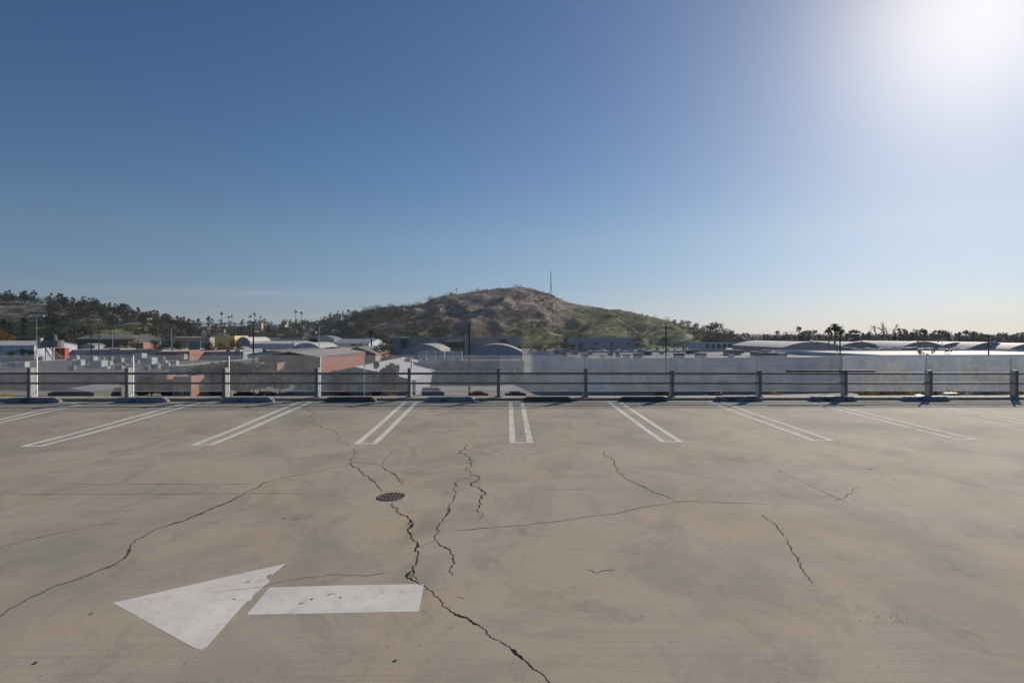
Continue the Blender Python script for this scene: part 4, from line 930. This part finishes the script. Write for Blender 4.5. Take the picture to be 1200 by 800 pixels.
for px, lb in ((2, 'yellow shrub at the far left edge'), (7, 'second yellow shrub at the far left'), (438, 'orange-yellow shrub below the silver lamp'), (447, 'orange-yellow shrub at the corner of the gable warehouse'), (460, 'orange-yellow shrub right beside the railing post'), (912, 'yellow shrub below the pipe'), (1, 'x')):
    if lb != 'x': tree(X(px, 128), 128, GZ, 2.2, 'bush', 'yellow', lb, None, seed=3)
# bare tree on the right skyline
M['bare'] = mat('bare_wood_pale', (.30, .26, .22), .9, .2, 3)
def bare_tree(x, y, z, H, label):
    t = thing('bare_tree', label, 'tree', (x, y, z)); r = random.Random(9); mb = MB(); tw = MB()
    def br(p, d, l, rad, k):
        q = p + d * l; (mb if k < 2 else tw).tube(p, q, rad, rad * .65, n=5)
        if k < 5:
            for _ in range(3 if k else 4): br(p.lerp(q, r.uniform(.55, 1)), (d + Vector((r.gauss(0, .45), r.gauss(0, .45), r.uniform(0, .3)))).normalized(), l * r.uniform(.45, .7), rad * .6, k + 1)
    br(Vector((0, 0, 0)), Vector((-.08, 0, 1)).normalized(), H * .55, H * .026, 0)
    mb.build('trunk', M['bare'], t); tw.build('branches', M['bare'], t)
bare_tree(X(1041, 330), 330, GZ, Z(377, 330) - GZ, 'bare leafless tree rising above the right skyline')
# skyline trees on the right
def sky_y(px): return lerp_tab(px, [(850, 391), (870, 394), (905, 392), (925, 391), (940, 386), (955, 390), (990, 391), (1010, 390), (1030, 391), (1050, 389), (1085, 387), (1110, 389), (1130, 391), (1200, 391), (1400, 390)])
n = 0
for i in range(66):
    px = 900 + i * 5.3 + rnd.uniform(-2, 2); D = rnd.uniform(360, 480); py = sky_y(px) + rnd.uniform(-2.5, 3.5); k = rnd.choice(['dark', 'olive', 'grey', 'dark'])
    kd = rnd.choice(['round', 'euca', 'round', 'cypress'])
    tree(X(px, D), D, GZ, Z(py, D) - GZ, kd, k, {'round': 'round-crowned tree in the tree line along the right skyline', 'euca': 'tall loose eucalyptus in the tree line along the right skyline', 'cypress': 'narrow pointed tree in the tree line along the right skyline'}[kd], 'trees along the right skyline')
for px, py in ((1133, 388.5), (1010 + 8, 391), (1142, 390)): palm(X(px, 420), 420, GZ, Z(py, 420) - GZ, 'small palm sticking out of the right tree line', 'palms in the right tree line', 1.2)
for px, py, D in ((842, 378, 560), (835, 381, 580), (848, 384, 540), (856, 387, 540), (828, 381, 620), (815, 379, 700), (808, 376, 760), (800, 375, 820), (822, 383, 660), (862, 391, 540), (840, 390, 500), (850, 393, 480), (830, 388, 560), (790, 374, 880)):
    zz = max(GZ, HC(X(px, D), D)); tree(X(px, D), D, zz, max(8, Z(py, D) - zz), 'round', rnd.choice(['dark', 'grey']), 'tree in the grove at the right foot of the hill', 'trees at the right foot of the hill')
# wooded hill on the left
cnt = 0
while cnt < 175:
    px = rnd.uniform(-40, 225); D = rnd.choice([rnd.uniform(430, 700), rnd.uniform(560, 660)]); x = X(px, D); z = HL(x, D); py = HY - (z - EYE) / D * F
    if px < 58 and 357 < py < 384 and rnd.random() < .95: continue
    if D < 520 and rnd.random() < .35: continue
    cnt += 1; kd = rnd.choice(['euca', 'euca', 'round']); tree(x, D, z - .5, rnd.uniform(8.5, 14), kd, rnd.choice(['dark', 'dark', 'olive', 'grey']), {'euca': 'tall loose eucalyptus in the wood on the left hill', 'round': 'round-crowned tree in the wood on the left hill'}[kd], 'trees of the wood on the left hill')
# neighbourhood between the hills: houses, trees and palms
HOUSES = [(136,386,'pink'),(142,387,'cream'),(149,387,'beige'),(157,388,'pink'),(146,391,'tan'),(163,391,'pink'),(168,378,'beige'),(152,379,'cream'),(186,380,'tan'),(196,388,'beige'),(229,384,'white'),(240,384,'pink'),(252,381,'tan'),(290,384,'purple'),(300,379,'pink'),(297,388,'tan'),(321,383,'white'),(330,381,'cream'),(358,376,'tan'),(368,377,'white'),(376,387,'white'),(380,384,'palegrey'),(398,373,'white'),(388,377,'white'),(366,389,'cream'),(344,388,'tan'),(395,369,'tan'),(410,370,'cream'),(352,383,'beige'),(470,362,'tan')]
for i, (px, py, wm_) in enumerate(HOUSES):
    D = 640; 
    h_ = hill_hit(px, py + 2.5, lambda x, y: max(HC(x, y), HL(x, y)), 560, 1000); z = None
    if h_ is None: D = 640; z = Z(py + 3, D); xx = X(px, D)
    else: D, xx, z = h_.y - 2, h_.x, h_.z
    w = rnd.uniform(6.5, 12); q = {'pink': 'pinkish', 'cream': 'cream', 'beige': 'beige', 'tan': 'tan', 'white': 'white', 'purple': 'brown', 'palegrey': 'pale grey'}[wm_]
    where = 'beside the left wood' if px < 200 else ('above the yellow building' if px < 270 else ('near the tall black pole' if px < 325 else ('on the rise left of the hill' if px < 385 else 'high on the hill shoulder')))
    t = building('house', '%s hillside house %s, among dark trees' % (q, where), 'house', px, px, 0, D, 8, rnd.choice(['gable', 'flat']), wm_, rnd.choice(['rred', 'rgrey', 'rpale', 'rdark']), R(rnd.uniform(-25, 25)), rise=1.6, base=z - 3, windows=(3, 4.5, 1.1, 1.1), axis='x', xw=(xx - w / 2, xx + w / 2), group='houses on the hillsides', hh=6.0)

def both(x, y): return max(HC(x, y), HL(x, y), GZ)
def nb_y(px): return lerp_tab(px, [(170, 374), (200, 372), (235, 374), (270, 375), (310, 374), (340, 372), (370, 368), (400, 365)])
cnt = 0
while cnt < 190:
    px = rnd.uniform(170, 410); D = rnd.choice([rnd.uniform(470, 800), rnd.uniform(800, 990)]); x = X(px, D); z = both(x, D)
    if z < GZ + .5: z = GZ
    H = rnd.uniform(7, 13)
    cnt += 1; kd = rnd.choice(['round', 'round', 'euca', 'cypress']); k = rnd.choice(['dark', 'dark', 'green', 'olive'])
    tree(x, D, z - .4, H, kd, k, {'round': 'round-crowned tree among the hillside houses left of centre', 'euca': 'loose-crowned tall tree among the hillside houses left of centre', 'cypress': 'narrow pointed tree among the hillside houses left of centre'}[kd], 'trees among the hillside houses')
for i, (px, py, lb) in enumerate(((222, 374, 'tall'), (232, 374, ''), (260, 366.5, ''), (272, 370, ''), (268, 371, ''), (298, 367.5, ''), (293, 370, ''), (346, 364.5, ''), (353.5, 366, ''), (208, 371, ''), (190, 372, ''), (215, 372, ''), (245, 372, ''), (305, 371, ''), (535, 338.5, ''), (543, 341.5, ''), (548, 341, ''))):
    D = (900 if px > 255 else 700) if px < 500 else 985; z = both(X(px, D), D); palm(X(px, D), D, z - .5, Z(py, D) - z + .5, 'palm standing out on the skyline left of centre' if px < 500 else 'small palm on the ridge left of the hill top', 'palms on the left skyline' if px < 500 else 'palms on the ridge', .8 if px < 500 else 1.3)
# dark hedge / tree band at the foot of the hills and among the halls
for i in range(110):
    px = rnd.uniform(195, 800); D = rnd.uniform(560, 690); x = X(px, D); z = both(x, D); H = rnd.uniform(4, 9) if px > 400 else rnd.uniform(6, 11)
    if px > 620 and rnd.random() < .55: continue
    kd = rnd.choice(['round', 'bush', 'round']); tree(x, D, z - .3, H, kd, rnd.choice(['dark', 'green', 'brown', 'olive'] if px < 620 else ['dark', 'olive', 'brown']), {'round': 'round tree at the foot of the hill', 'bush': 'broad bush at the foot of the hill'}[kd], 'trees along the foot of the hill')
# shrubs on the open hill; darker cover in the gullies and on the left shoulder
cnt = 0
while cnt < 230:
    px = rnd.uniform(385, 800); D = rnd.uniform(640, 985); x = X(px, D); z = HC(x, D)
    d = mn.noise(Vector((x / 60, D / 90, 9.1))); left = px < 520
    if left and rnd.random() < .25: continue
    if not left and d < -.02: continue
    if not left and px > 640 and rnd.random() < .45: continue
    cnt += 1; tree(x, D, z - .5, rnd.uniform(4.0, 7.5) * (1.3 if left else 1), 'bush', rnd.choice(['dark', 'dark', 'brown', 'olive']), 'dark scrub bush on the left shoulder of the hill' if left else 'dark scrub bush on the open slope of the hill', 'scrub bushes on the hill', leaf=.6)
for px, py, s_, lb in ((712, 371, 6.5, 'lone round bush on the green slope below the ridge'), (731, 386, 6.5, 'large dark bush on the lower green slope, left one'), (753, 388, 7.5, 'wide dark bush on the lower green slope, middle one'), (772, 381, 8, 'big dark bush on the right slope of the hill'), (674, 377, 7, 'dark bush left of the green patch'), (672, 385, 6, 'dark bush under the green patch'), (609, 337.5, 4, 'dark bush on the very top of the hill'), (614, 338, 4, 'second dark bush on the very top of the hill'), (643, 345, 3.5, 'small bush beside the radio mast'), (563, 353, 9, 'pale green bush high on the left spur'), (486, 359, 8, 'tree on the ridge left of the hill'), (505, 351, 7, 'tree on the ridge where the hill begins to rise')):
    h_ = hill_hit(px, py, HC, 605, 1005)
    if h_: tree(h_.x, h_.y, h_.z - .5, s_, 'bush', 'dark', lb, None, seed=1)
# rest of the woods and the low scrub: nobody could count these
def mass(name, label, mat_, spots, r, quads, leaf):
    mb = MB()
    for x, y, z, H in spots:
        lobes = 3 if H > 4 else 1
        for q in range(lobes):
            c = Vector((x + r.gauss(0, H * .18) * (lobes > 1), y + r.gauss(0, H * .18), z + H * (r.uniform(.45, .75) if lobes > 1 else .35)))
            leafy(mb, r, c, H * r.uniform(.26, .4) if lobes > 1 else H * .75, quads // lobes, leaf * H, .8 if lobes > 1 else .5)
    o = mb.build(name, mat_); return tag(o, label, 'wood', kind='stuff')
r = random.Random(77); S = []
for k in range(150):
    px = r.uniform(-45, 62); D = r.uniform(612, 700); S.append((X(px, D), D, HL(X(px, D), D) - .5, r.uniform(5, 9.5)))
while len(S) < 620:
    px = r.uniform(-45, 235); D = r.choice([r.uniform(425, 700), r.uniform(520, 660)]); x = X(px, D); z = HL(x, D); py = HY - (z - EYE) / D * F
    if px < 56 and 357 < py < 383: continue
    S.append((x, D, z - .5, r.uniform(6, 11)))
mass('hillside_wood', 'dense dark eucalyptus wood covering the left hill', LM['dark'], S, r, 75, .055)
S = []
while len(S) < 420:
    px = r.uniform(150, 420); D = r.uniform(500, 985); x = X(px, D); z = both(x, D); S.append((x, D, z - .4, r.uniform(4, 9)))
mass('garden_trees', 'dark garden greenery between the hillside houses', LM['green'], S, r, 60, .06)
S = []; S2 = []
while len(S) + len(S2) < 2300:
    px = r.uniform(370, 820); D = r.uniform(605, 985); x = X(px, D); z = HC(x, D); n_ = mn.noise(Vector((x / 45, D / 70, 4.4))); 
    slope = (HC(x + 6, D) - HC(x - 6, D)) / 12
    dens = .0 + n_ * 3.0 - slope * 1.6 + (.6 if px < 500 else 0) + (.25 if z < 14 else 0) - (.35 if px > 640 else 0)
    if r.random() > dens: continue
    (S if r.random() < .6 else S2).append((x, D, z, r.uniform(1.6, 3.9)))
mass('hill_scrub', 'low dark scrub scattered over the bare hill', LM['dark'], S, r, 20, .20)
mass('hill_scrub', 'low brown dry scrub scattered over the bare hill', LM['brown'], S2, r, 20, .20)
# extra trees in front of the left halls
for px, py, D, k, lb in ((5, 386, 330, 'autumn', 'orange-brown tree at the far left edge'), (8, 372, 400, 'dark', 'dark conifer at the far left edge'), (28, 370, 400, 'dark', 'dark pointed conifer below the bare left slope'), (14, 376, 410, 'dark', 'dark conifer between two others at the far left'), (66, 372, 400, 'dark', 'dark tree above the hopper'), (60, 392, 300, 'green', 'green tree right behind the hopper'), (76, 397, 290, 'olive', 'olive tree right of the red container'), (28, 409, 230, 'green', 'green shrubbery at the far left above the screen'), (12, 411, 228, 'green', 'low green shrubs at the left edge above the screen'), (38, 410, 232, 'dark', 'dark shrub left of the tall white lamp'),
    (150, 396, 350, 'autumn', 'rounded yellowish tree behind the white vans'), (146, 402, 320, 'dark', 'dark hedge tree left of the orange-red office'), (182, 399, 310, 'dark', 'dark tree right of the orange-red office'), (190, 403, 300, 'dark', 'dark low tree right of the orange-red office'), (214, 397, 320, 'autumn', 'russet tree left of the teal sign'), (208, 402, 300, 'dark', 'dark tree left of the russet tree'), (242, 401, 300, 'olive', 'olive tree right of the teal sign'), (260, 401, 330, 'autumn', 'small tree in front of the yellow building'), (275, 397, 340, 'autumn', 'golden tree at the right end of the yellow building'), (248, 405, 280, 'dark', 'dark hedge below the yellow building'),
    (632, 406, 300, 'olive', 'green-yellow bush left of the car park'), (638, 407, 290, 'bright', 'bright shrub in front of the car park'), (672, 403, 330, 'olive', 'round olive tree in the car park'), (680, 402, 350, 'olive', 'second olive tree in the car park'), (662, 396, 480, 'dark', 'dark tree left of the blue-grey hall'), (747, 394, 560, 'dark', 'dark tree right of the blue-grey hall'), (777, 394, 560, 'dark', 'dark tree behind the black pole'), (893, 409, 300, 'bright', 'bright shrub right of the white office'), (914, 411, 250, 'bright', 'bright shrub at the corner of the grey curved-roof hall'), (902, 396, 420, 'dark', 'dark tree right of the white office'), (912, 397, 400, 'dark', 'dark tree left of the curved roof hall'), (920, 399, 400, 'olive', 'olive tree above the curved roof hall')):
    z = both(X(px, D), D); tree(X(px, D), D, z, max(2.5, Z(py, D) - z), 'cypress' if 'conifer' in lb else 'round', k, lb, None, seed=3 if px % 2 else 1)
B('shed', 'made-up low shed whose sunlit white roof replaces a pale bank at the far left', 'shed', -80, 40, 405, 262, 26, 'gable', 'white', 'rwhite', rise=2.0, axis='x', windows=(9, 3, 2, 1))  # shed added in place of a pale bank; its white roof catches the sun
for k in range(38):
    px = rnd.uniform(120, 425); D = rnd.uniform(540, 900); xx = X(px, D); z = both(xx, D); w_ = rnd.uniform(7, 13); wm_, cn_ = rnd.choice([('cream', 'cream'), ('pink', 'pinkish'), ('white', 'white'), ('beige', 'beige'), ('tan', 'tan')])
    B('house', 'small %s house half hidden by trees on the slope %s' % (cn_, 'at the left' if px < 230 else 'left of centre'), 'house', px, px, 0, D, 8, rnd.choice(['gable', 'gable', 'flat']), wm_, rnd.choice(['rred', 'rpale', 'rwhite', 'rgrey']), R(rnd.uniform(-40, 40)), rise=1.8, base=z - 2, windows=(3, 4.2, 1.2, 1.2), axis='x', xw=(xx - w_ / 2, xx + w_ / 2), hh=6.6, group='houses on the hillsides')
# far wooded plain out to the horizon: nobody could count these
fw = MB(); r = random.Random(21)
for i in range(5200):
    D = r.uniform(900, 5200); px = r.uniform(-60, 1260)
    if D < 1500 and px < 850: continue
    if D < 1100: D = r.uniform(520, 1100)
    x = X(px, D); z = both(x, D) if D < 1500 else GZ; s_ = r.uniform(5, 9) * (1 + D / 5000)
    for q in range(3):
        c = Vector((x + r.gauss(0, s_ * .6), D + r.gauss(0, s_ * .6), z + s_ * r.uniform(.2, .8))); k = 5
        ring0 = [c + Vector((math.cos(6.283 * j / k) * s_ * r.uniform(.5, .8), math.sin(6.283 * j / k) * s_ * .6, r.uniform(-.2, .2) * s_)) for j in range(k)]; top = fw.vert(c + Vector((0, 0, s_ * r.uniform(.4, .7)))); lo = [fw.vert(p) for p in ring0]; bt = [fw.vert((p.x * .999, p.y, z - 1)) for p in ring0]
        for j in range(k): fw.face((lo[j], lo[(j + 1) % k], top)); fw.face((bt[j], bt[(j + 1) % k], lo[(j + 1) % k], lo[j]))
tag(fw.build('distant_wood', LM['grey']), 'mass of far-off trees reaching the horizon', 'wood', kind='stuff')
# low far ridge on the horizon at right
fr_ = MB(); NN = 120
for i in range(NN + 1):
    px = 700 + 640 * i / NN; y = 5200; x = X(px, y); h_ = 26 + 16 * mn.noise(Vector((px / 60, 0, 0))) + 10 * mn.noise(Vector((px / 17, 0, 5))); fr_.vert((x, y - 500, GZ - 2)); fr_.vert((x, y, GZ + max(6, h_))); fr_.vert((x, y + 500, GZ - 2))
for i in range(NN):
    a = i * 3; fr_.face((a, a + 3, a + 4, a + 1)); fr_.face((a + 1, a + 4, a + 5, a + 2))
structure(fr_.build('far_ridge', LM['grey']))

# ------------------------------------------------------------ cars
M['tyre'] = mat('tyre', (.02, .02, .02), .9, .2, 5); M['cglass'] = mat('car_glass', (.02, .025, .03), .08, .1, 1); M['tail'] = mat('tail_lamp', (.45, .02, .02), .3, .1, 1); M['hlamp'] = mat('head_lamp', (.7, .7, .7), .2, .05, 1); M['rim'] = mat('wheel_rim', (.5, .5, .5), .35, .1, 4, metal=.7)
def carpaint(nm, c):
    m = mat('car_paint_' + nm, c, .28, .04, 1, metal=.1); m.node_tree.nodes['Principled BSDF'].inputs['Coat Weight'].default_value = .6; return m
CP = {k: carpaint(k, c) for k, c in dict(white=(.75, .75, .74), silver=(.45, .46, .47), black=(.02, .02, .022), red=(.35, .03, .02), blue=(.04, .09, .22), grey=(.16, .165, .17)).items()}
def car_proto(kind):
    H = 1.48 if kind == 'car' else (2.2 if kind == 'van' else 1.75); body = MB(); 
    if kind == 'car': prof = [(-2.2, .35), (-2.25, .75), (-2.05, .98), (-1.45, 1.02), (-.85, 1.44), (.35, 1.48), (1.15, 1.02), (2.0, .88), (2.22, .66), (2.2, .35)]
    elif kind == 'van': prof = [(-2.5, .4), (-2.55, 1.3), (-2.5, 2.1), (-2.3, 2.2), (1.1, 2.18), (1.75, 1.35), (2.4, 1.15), (2.55, .8), (2.5, .4)]
    else: prof = [(-2.3, .42), (-2.35, .95), (-2.2, 1.65), (-2.0, 1.75), (.4, 1.75), (1.2, 1.15), (2.15, 1.0), (2.35, .8), (2.3, .42)]
    secs = []
    for yy, inset in ((-.9, .0), (-.84, .05), (0, .07), (.84, .05), (.9, 0)):
        ids = []
        for (x, z) in prof:
            sh = 1.0
            if abs(yy) == .9: z2 = min(z, .98 if kind == 'car' else 1.1)
            else: z2 = z
            yy2 = yy if z < 1.1 or abs(yy) < .85 else yy * .8
            ids.append(body.vert((x, yy2 * (1 if z2 < 1.1 else .86), z2)))
        secs.append(ids)
    for a, b in zip(secs, secs[1:]):
        for k in range(len(prof) - 1): body.face((a[k], a[k + 1], b[k + 1], b[k]))
        body.face((a[-1], a[0], b[0], b[-1]))
    body.face(secs[0][::-1]); body.face(secs[-1])
    gl = MB(); zt = H
    if kind == 'car':
        gl.poly([(-1.4, -.60, 1.05), (-1.4, .60, 1.05), (-.9, .56, 1.425), (-.9, -.56, 1.425)]); gl.poly([(1.10, .62, 1.07), (1.10, -.62, 1.07), (.42, -.56, 1.46), (.42, .56, 1.46)])
        for s in (-1, 1): gl.poly([(-1.2, s * .80, 1.04), (.95, s * .80, 1.04), (.3, s * .745, 1.42), (-.78, s * .745, 1.40)])
    elif kind == 'van':
        gl.poly([(1.74, .66, 1.39), (1.74, -.66, 1.39), (1.16, -.66, 2.13), (1.16, .66, 2.13)])
        for s in (-1, 1): gl.poly([(.3, s * .80, 1.4), (1.5, s * .80, 1.4), (1.0, s * .785, 2.0), (.3, s * .785, 2.0)])
    else:
        gl.poly([(1.18, .64, 1.19), (1.18, -.64, 1.19), (.45, -.62, 1.72), (.45, .62, 1.72)]); gl.poly([(-2.25, -.6, 1.15), (-2.25, .6, 1.15), (-2.17, .58, 1.6), (-2.17, -.58, 1.6)])
        for s in (-1, 1): gl.poly([(-1.9, s * .80, 1.15), (1.0, s * .80, 1.15), (.35, s * .785, 1.66), (-1.85, s * .785, 1.66)])
    wh = []
    for sx in (-1.4, 1.4):
        for s in (-1, 1):
            w = MB(); w.tube((sx, s * .70, .33), (sx, s * .92, .33), .33, n=14); rimb = MB(); rimb.tube((sx, s * .915, .33), (sx, s * .93, .33), .2, n=10); wh.append((w, rimb))
    la = []
    for s in (-1, 1):
        a = MB(); a.box((-prof[1][0] * -1 - .0, s * .68, .78), (.08, .3, .16)); la.append(('tail_light', 'tail', a))
        a = MB(); a.box((2.2 if kind != 'van' else 2.5, s * .66, .72), (.1, .3, .14)); la.append(('headlight', 'hlamp', a))
    return body, gl, wh, la
CARM = {}
def me_of(mb, nm, m):
    d = bpy.data.meshes.new(nm); d.from_pydata(mb.v, [], mb.f); d.materials.append(m); d.update(); return d
for kd in ('car', 'van', 'suv'):
    b_, g_, w_, l_ = car_proto(kd); CARM[kd] = dict(body={c: me_of(b_, 'body', CP[c]) for c in CP}, glass=me_of(g_, 'window', M['cglass']), wheels=[(me_of(a, 'wheel', M['tyre']), me_of(r2, 'rim', M['rim'])) for a, r2 in w_], lamps=[(n_, me_of(a, n_, M[m_])) for n_, m_, a in l_])
def car(x, y, z, rz, kd, col, label, group=None, parts=True):
    t = thing({'car': 'parked_car', 'van': 'parked_van', 'suv': 'parked_suv'}[kd], label, 'van' if kd == 'van' else 'car', (x, y, z), rz, group)
    def add(nm, d, par):
        o = bpy.data.objects.new(nm, d); C.objects.link(o); o.parent = par; return o
    add('body', CARM[kd]['body'][col], t); add('window', CARM[kd]['glass'], t)
    for a, b in CARM[kd]['wheels']:
        w = add('wheel', a, t)
        if parts: add('rim', b, w)
    if parts:
        for n_, d in CARM[kd]['lamps']: add(n_, d, t)
for px, D, rz, kd, col, lb in ((312, 130, 70, 'car', 'black', 'black car with red tail lights showing under the third screen'), (287, 130, 60, 'car', 'black', 'black car left of the third wheel stop, under the screen'), (256, 130, 5, 'suv', 'black', 'black car beside the fourth post, under the screen'), (402, 130, 85, 'car', 'black', 'small dark car left of the zebra crossing'), (561, 130, 0, 'car', 'red', 'dark red car under the screen right of the middle wheel stop'), (508, 130, 0, 'van', 'grey', 'dark grey van under the screen behind the centre-left wheel stop'), (604, 130, 20, 'car', 'black', 'black car just above the centre stall marking'), (1078, 121, 15, 'car', 'white', 'white car below the screen beside the tenth post'), (1118, 122, 5, 'suv', 'white', 'white car in the hedge right of the last wheel stop'), (1178, 104, 10, 'van', 'white', 'large white van behind the last post at the right'),
   (1020, 130, 0, 'car', 'black', 'dark car in front of the yellow hedge'), (838, 130, 90, 'car', 'red', 'small reddish car at the foot of the white warehouse'), (780, 130, 0, 'suv', 'black', 'dark car by the base of the white warehouse')):
    car(X(px, D), D, GZ, R(rz), kd, col, lb)
for k in range(7): car(X(76 + k * 8.5, 272), 272, GZ, R(90 + rnd.uniform(-5, 5)), rnd.choice(['van', 'suv']), rnd.choice(['white', 'white', 'silver']), 'white vehicle in the row parked by the pair of wooden poles', 'vehicles parked by the left pair of poles')
cols = ['white', 'silver', 'black', 'grey', 'white', 'blue', 'red', 'silver']
cn = {'car': 'car', 'van': 'van', 'suv': 'tall car'}
for row in range(7):
    D = 436 + row * 24
    for k in range(20):
        px = 622 + k * 10.6 + rnd.uniform(-2, 2)
        if rnd.random() < .2: continue
        kd = rnd.choice(['car', 'car', 'suv', 'van']); c = rnd.choice(cols); car(X(px, D), D, GZ + .02, R(90 + rnd.uniform(-3, 3)), kd, c, '%s %s in the big car park right of centre' % (c, cn[kd]), 'cars in the big car park', parts=False)
for k in range(26):
    px = 812 + k * 4 + rnd.uniform(-1, 1); D = rnd.choice([345, 372]); kd = rnd.choice(['car', 'suv', 'van']); c = rnd.choice(cols); car(X(px, D), D, GZ + .02, R(rnd.uniform(60, 110)), kd, c, '%s %s parked in front of the white office' % (c, cn[kd]), 'cars before the white office', parts=False)

# lamp posts and box trucks of the car park
for i, px in enumerate((640, 655, 668, 690, 703, 733, 752, 768, 795, 812)):
    D = 440 + (i * 37) % 120; H = 8.5; t = thing('car_park_lamp', 'small grey lamp post standing among the cars of the big car park', 'lamp post', (X(px, D), D, GZ), 0, 'lamp posts of the big car park')
    b = MB(); b.tube((0, 0, 0), (0, 0, H), .12, .09, n=6); b.build('pole', M['silver'], t); b = MB(); b.box((.7, 0, H), (1.8, .4, .2)); b.build('lamp_head', M['trim'], t)
for px, lb in ((707, 'white box truck in the car park, left of the rusty pole'), (724, 'white box truck in the car park, right of the rusty pole'), (852, 'white box truck before the white office')):
    D = 432 if px < 800 else 340; t = thing('box_truck', lb, 'truck', (X(px, D), D, GZ + .02), R(75))
    b = MB(); b.box((-.8, 0, 2.35), (5.6, 2.4, 2.9), bev=.05); b.build('cargo_box', CP['white'], t); b = MB(); b.box((2.95, 0, 1.6), (1.8, 2.2, 2.0), bev=.2); b.build('cab', CP['grey'], t); b = MB(); b.box((3.84, 0, 2.0), (.06, 1.8, .7)); b.build('window', M['cglass'], t)
    for sx in (-2.4, 2.8):
        for s in (-1, 1):
            b = MB(); b.tube((sx, s * .85, .48), (sx, s * 1.15, .48), .48, n=12); b.build('wheel', M['tyre'], t)

for i, px in enumerate((1014, 1026, 1046, 1062, 1098, 1124, 1139, 1156, 1170, 1192, 1205)):
    D = 131 + (i * 7) % 9; tree(X(px, D), D, GZ, 5.2 + (i * 37 % 5) * .75, 'round', ['autumn', 'olive', 'yellow'][i % 3], ['thin autumn-leaved', 'thin olive', 'thin yellow-flecked'][i % 3] + ' street tree behind the glare-whitened right screens', 'street trees behind the right screens', seed=1 + i % 3, dens=.5, base=10.0, leaf=.38)
# clutter on the long warehouse roof, seen over the top edge of the screens
rz = R(10.5); wx, wy = X(690, 140), 140.0; hh = Z(423.5, 140) - GZ
for i in range(34):
    u = rnd.uniform(4, 77); v = rnd.uniform(8, 60); s_ = rnd.uniform(1.0, 2.6)
    t = thing('roof_vent', 'small vent box on the roof of the long white warehouse', 'vent', (wx + u * math.cos(rz) - v * math.sin(rz), wy + u * math.sin(rz) + v * math.cos(rz), GZ + hh + .1), rz, 'vents on the warehouse roof')
    b = MB(); b.box((0, 0, s_ * .3), (s_, s_ * .8, s_ * .6), bev=.04); b.build('housing', M[rnd.choice(['tin', 'metal', 'rail'])], t); b = MB(); b.box((0, 0, s_ * .6 + .08), (s_ * 1.15, s_ * .95, .12)); b.build('cap', M['trim'], t)
for i in range(30):
    px = 990 + i * 4.7 + rnd.uniform(-2, 2); D = rnd.uniform(215, 231); s_ = rnd.uniform(.9, 2.2)
    t = thing('roof_vent', 'small vent box on the flat white-edged roof before the bow roofs', 'vent', (X(px, D), D, Z(413.2, 212) + .1), rnd.uniform(-.4, .4), 'vents on the flat roof at right')
    b = MB(); b.box((0, 0, s_ * .35), (s_ * 1.3, s_, s_ * .7), bev=.04); b.build('housing', M[rnd.choice(['tin', 'rail', 'pipe', 'metal'])], t); b = MB(); b.box((0, 0, s_ * .7 + .07), (s_ * 1.4, s_ * 1.1, .1)); b.build('cap', M['trim'], t)
for px, py, D in ((1043, 403.5, 322), (1076, 403, 292), (1099, 402.5, 290), (1107, 402.5, 296), (1121, 403.5, 296), (1165, 403.5, 285), (1010, 403.5, 310), (950, 402.5, 290)):
    t = thing('roof_cowl', 'grey chimney cowl on the white bow roofs at right', 'vent', (X(px, D), D, Z(py + 2.5, D)), 0, 'chimney cowls on the bow roofs'); b = MB(); b.lathe((0, 0, 0), [(.4, 0), (.4, 2.0), (.75, 2.1), (.75, 2.6), (.2, 3.0)], 10); b.build('pipe', M['metal'], t)
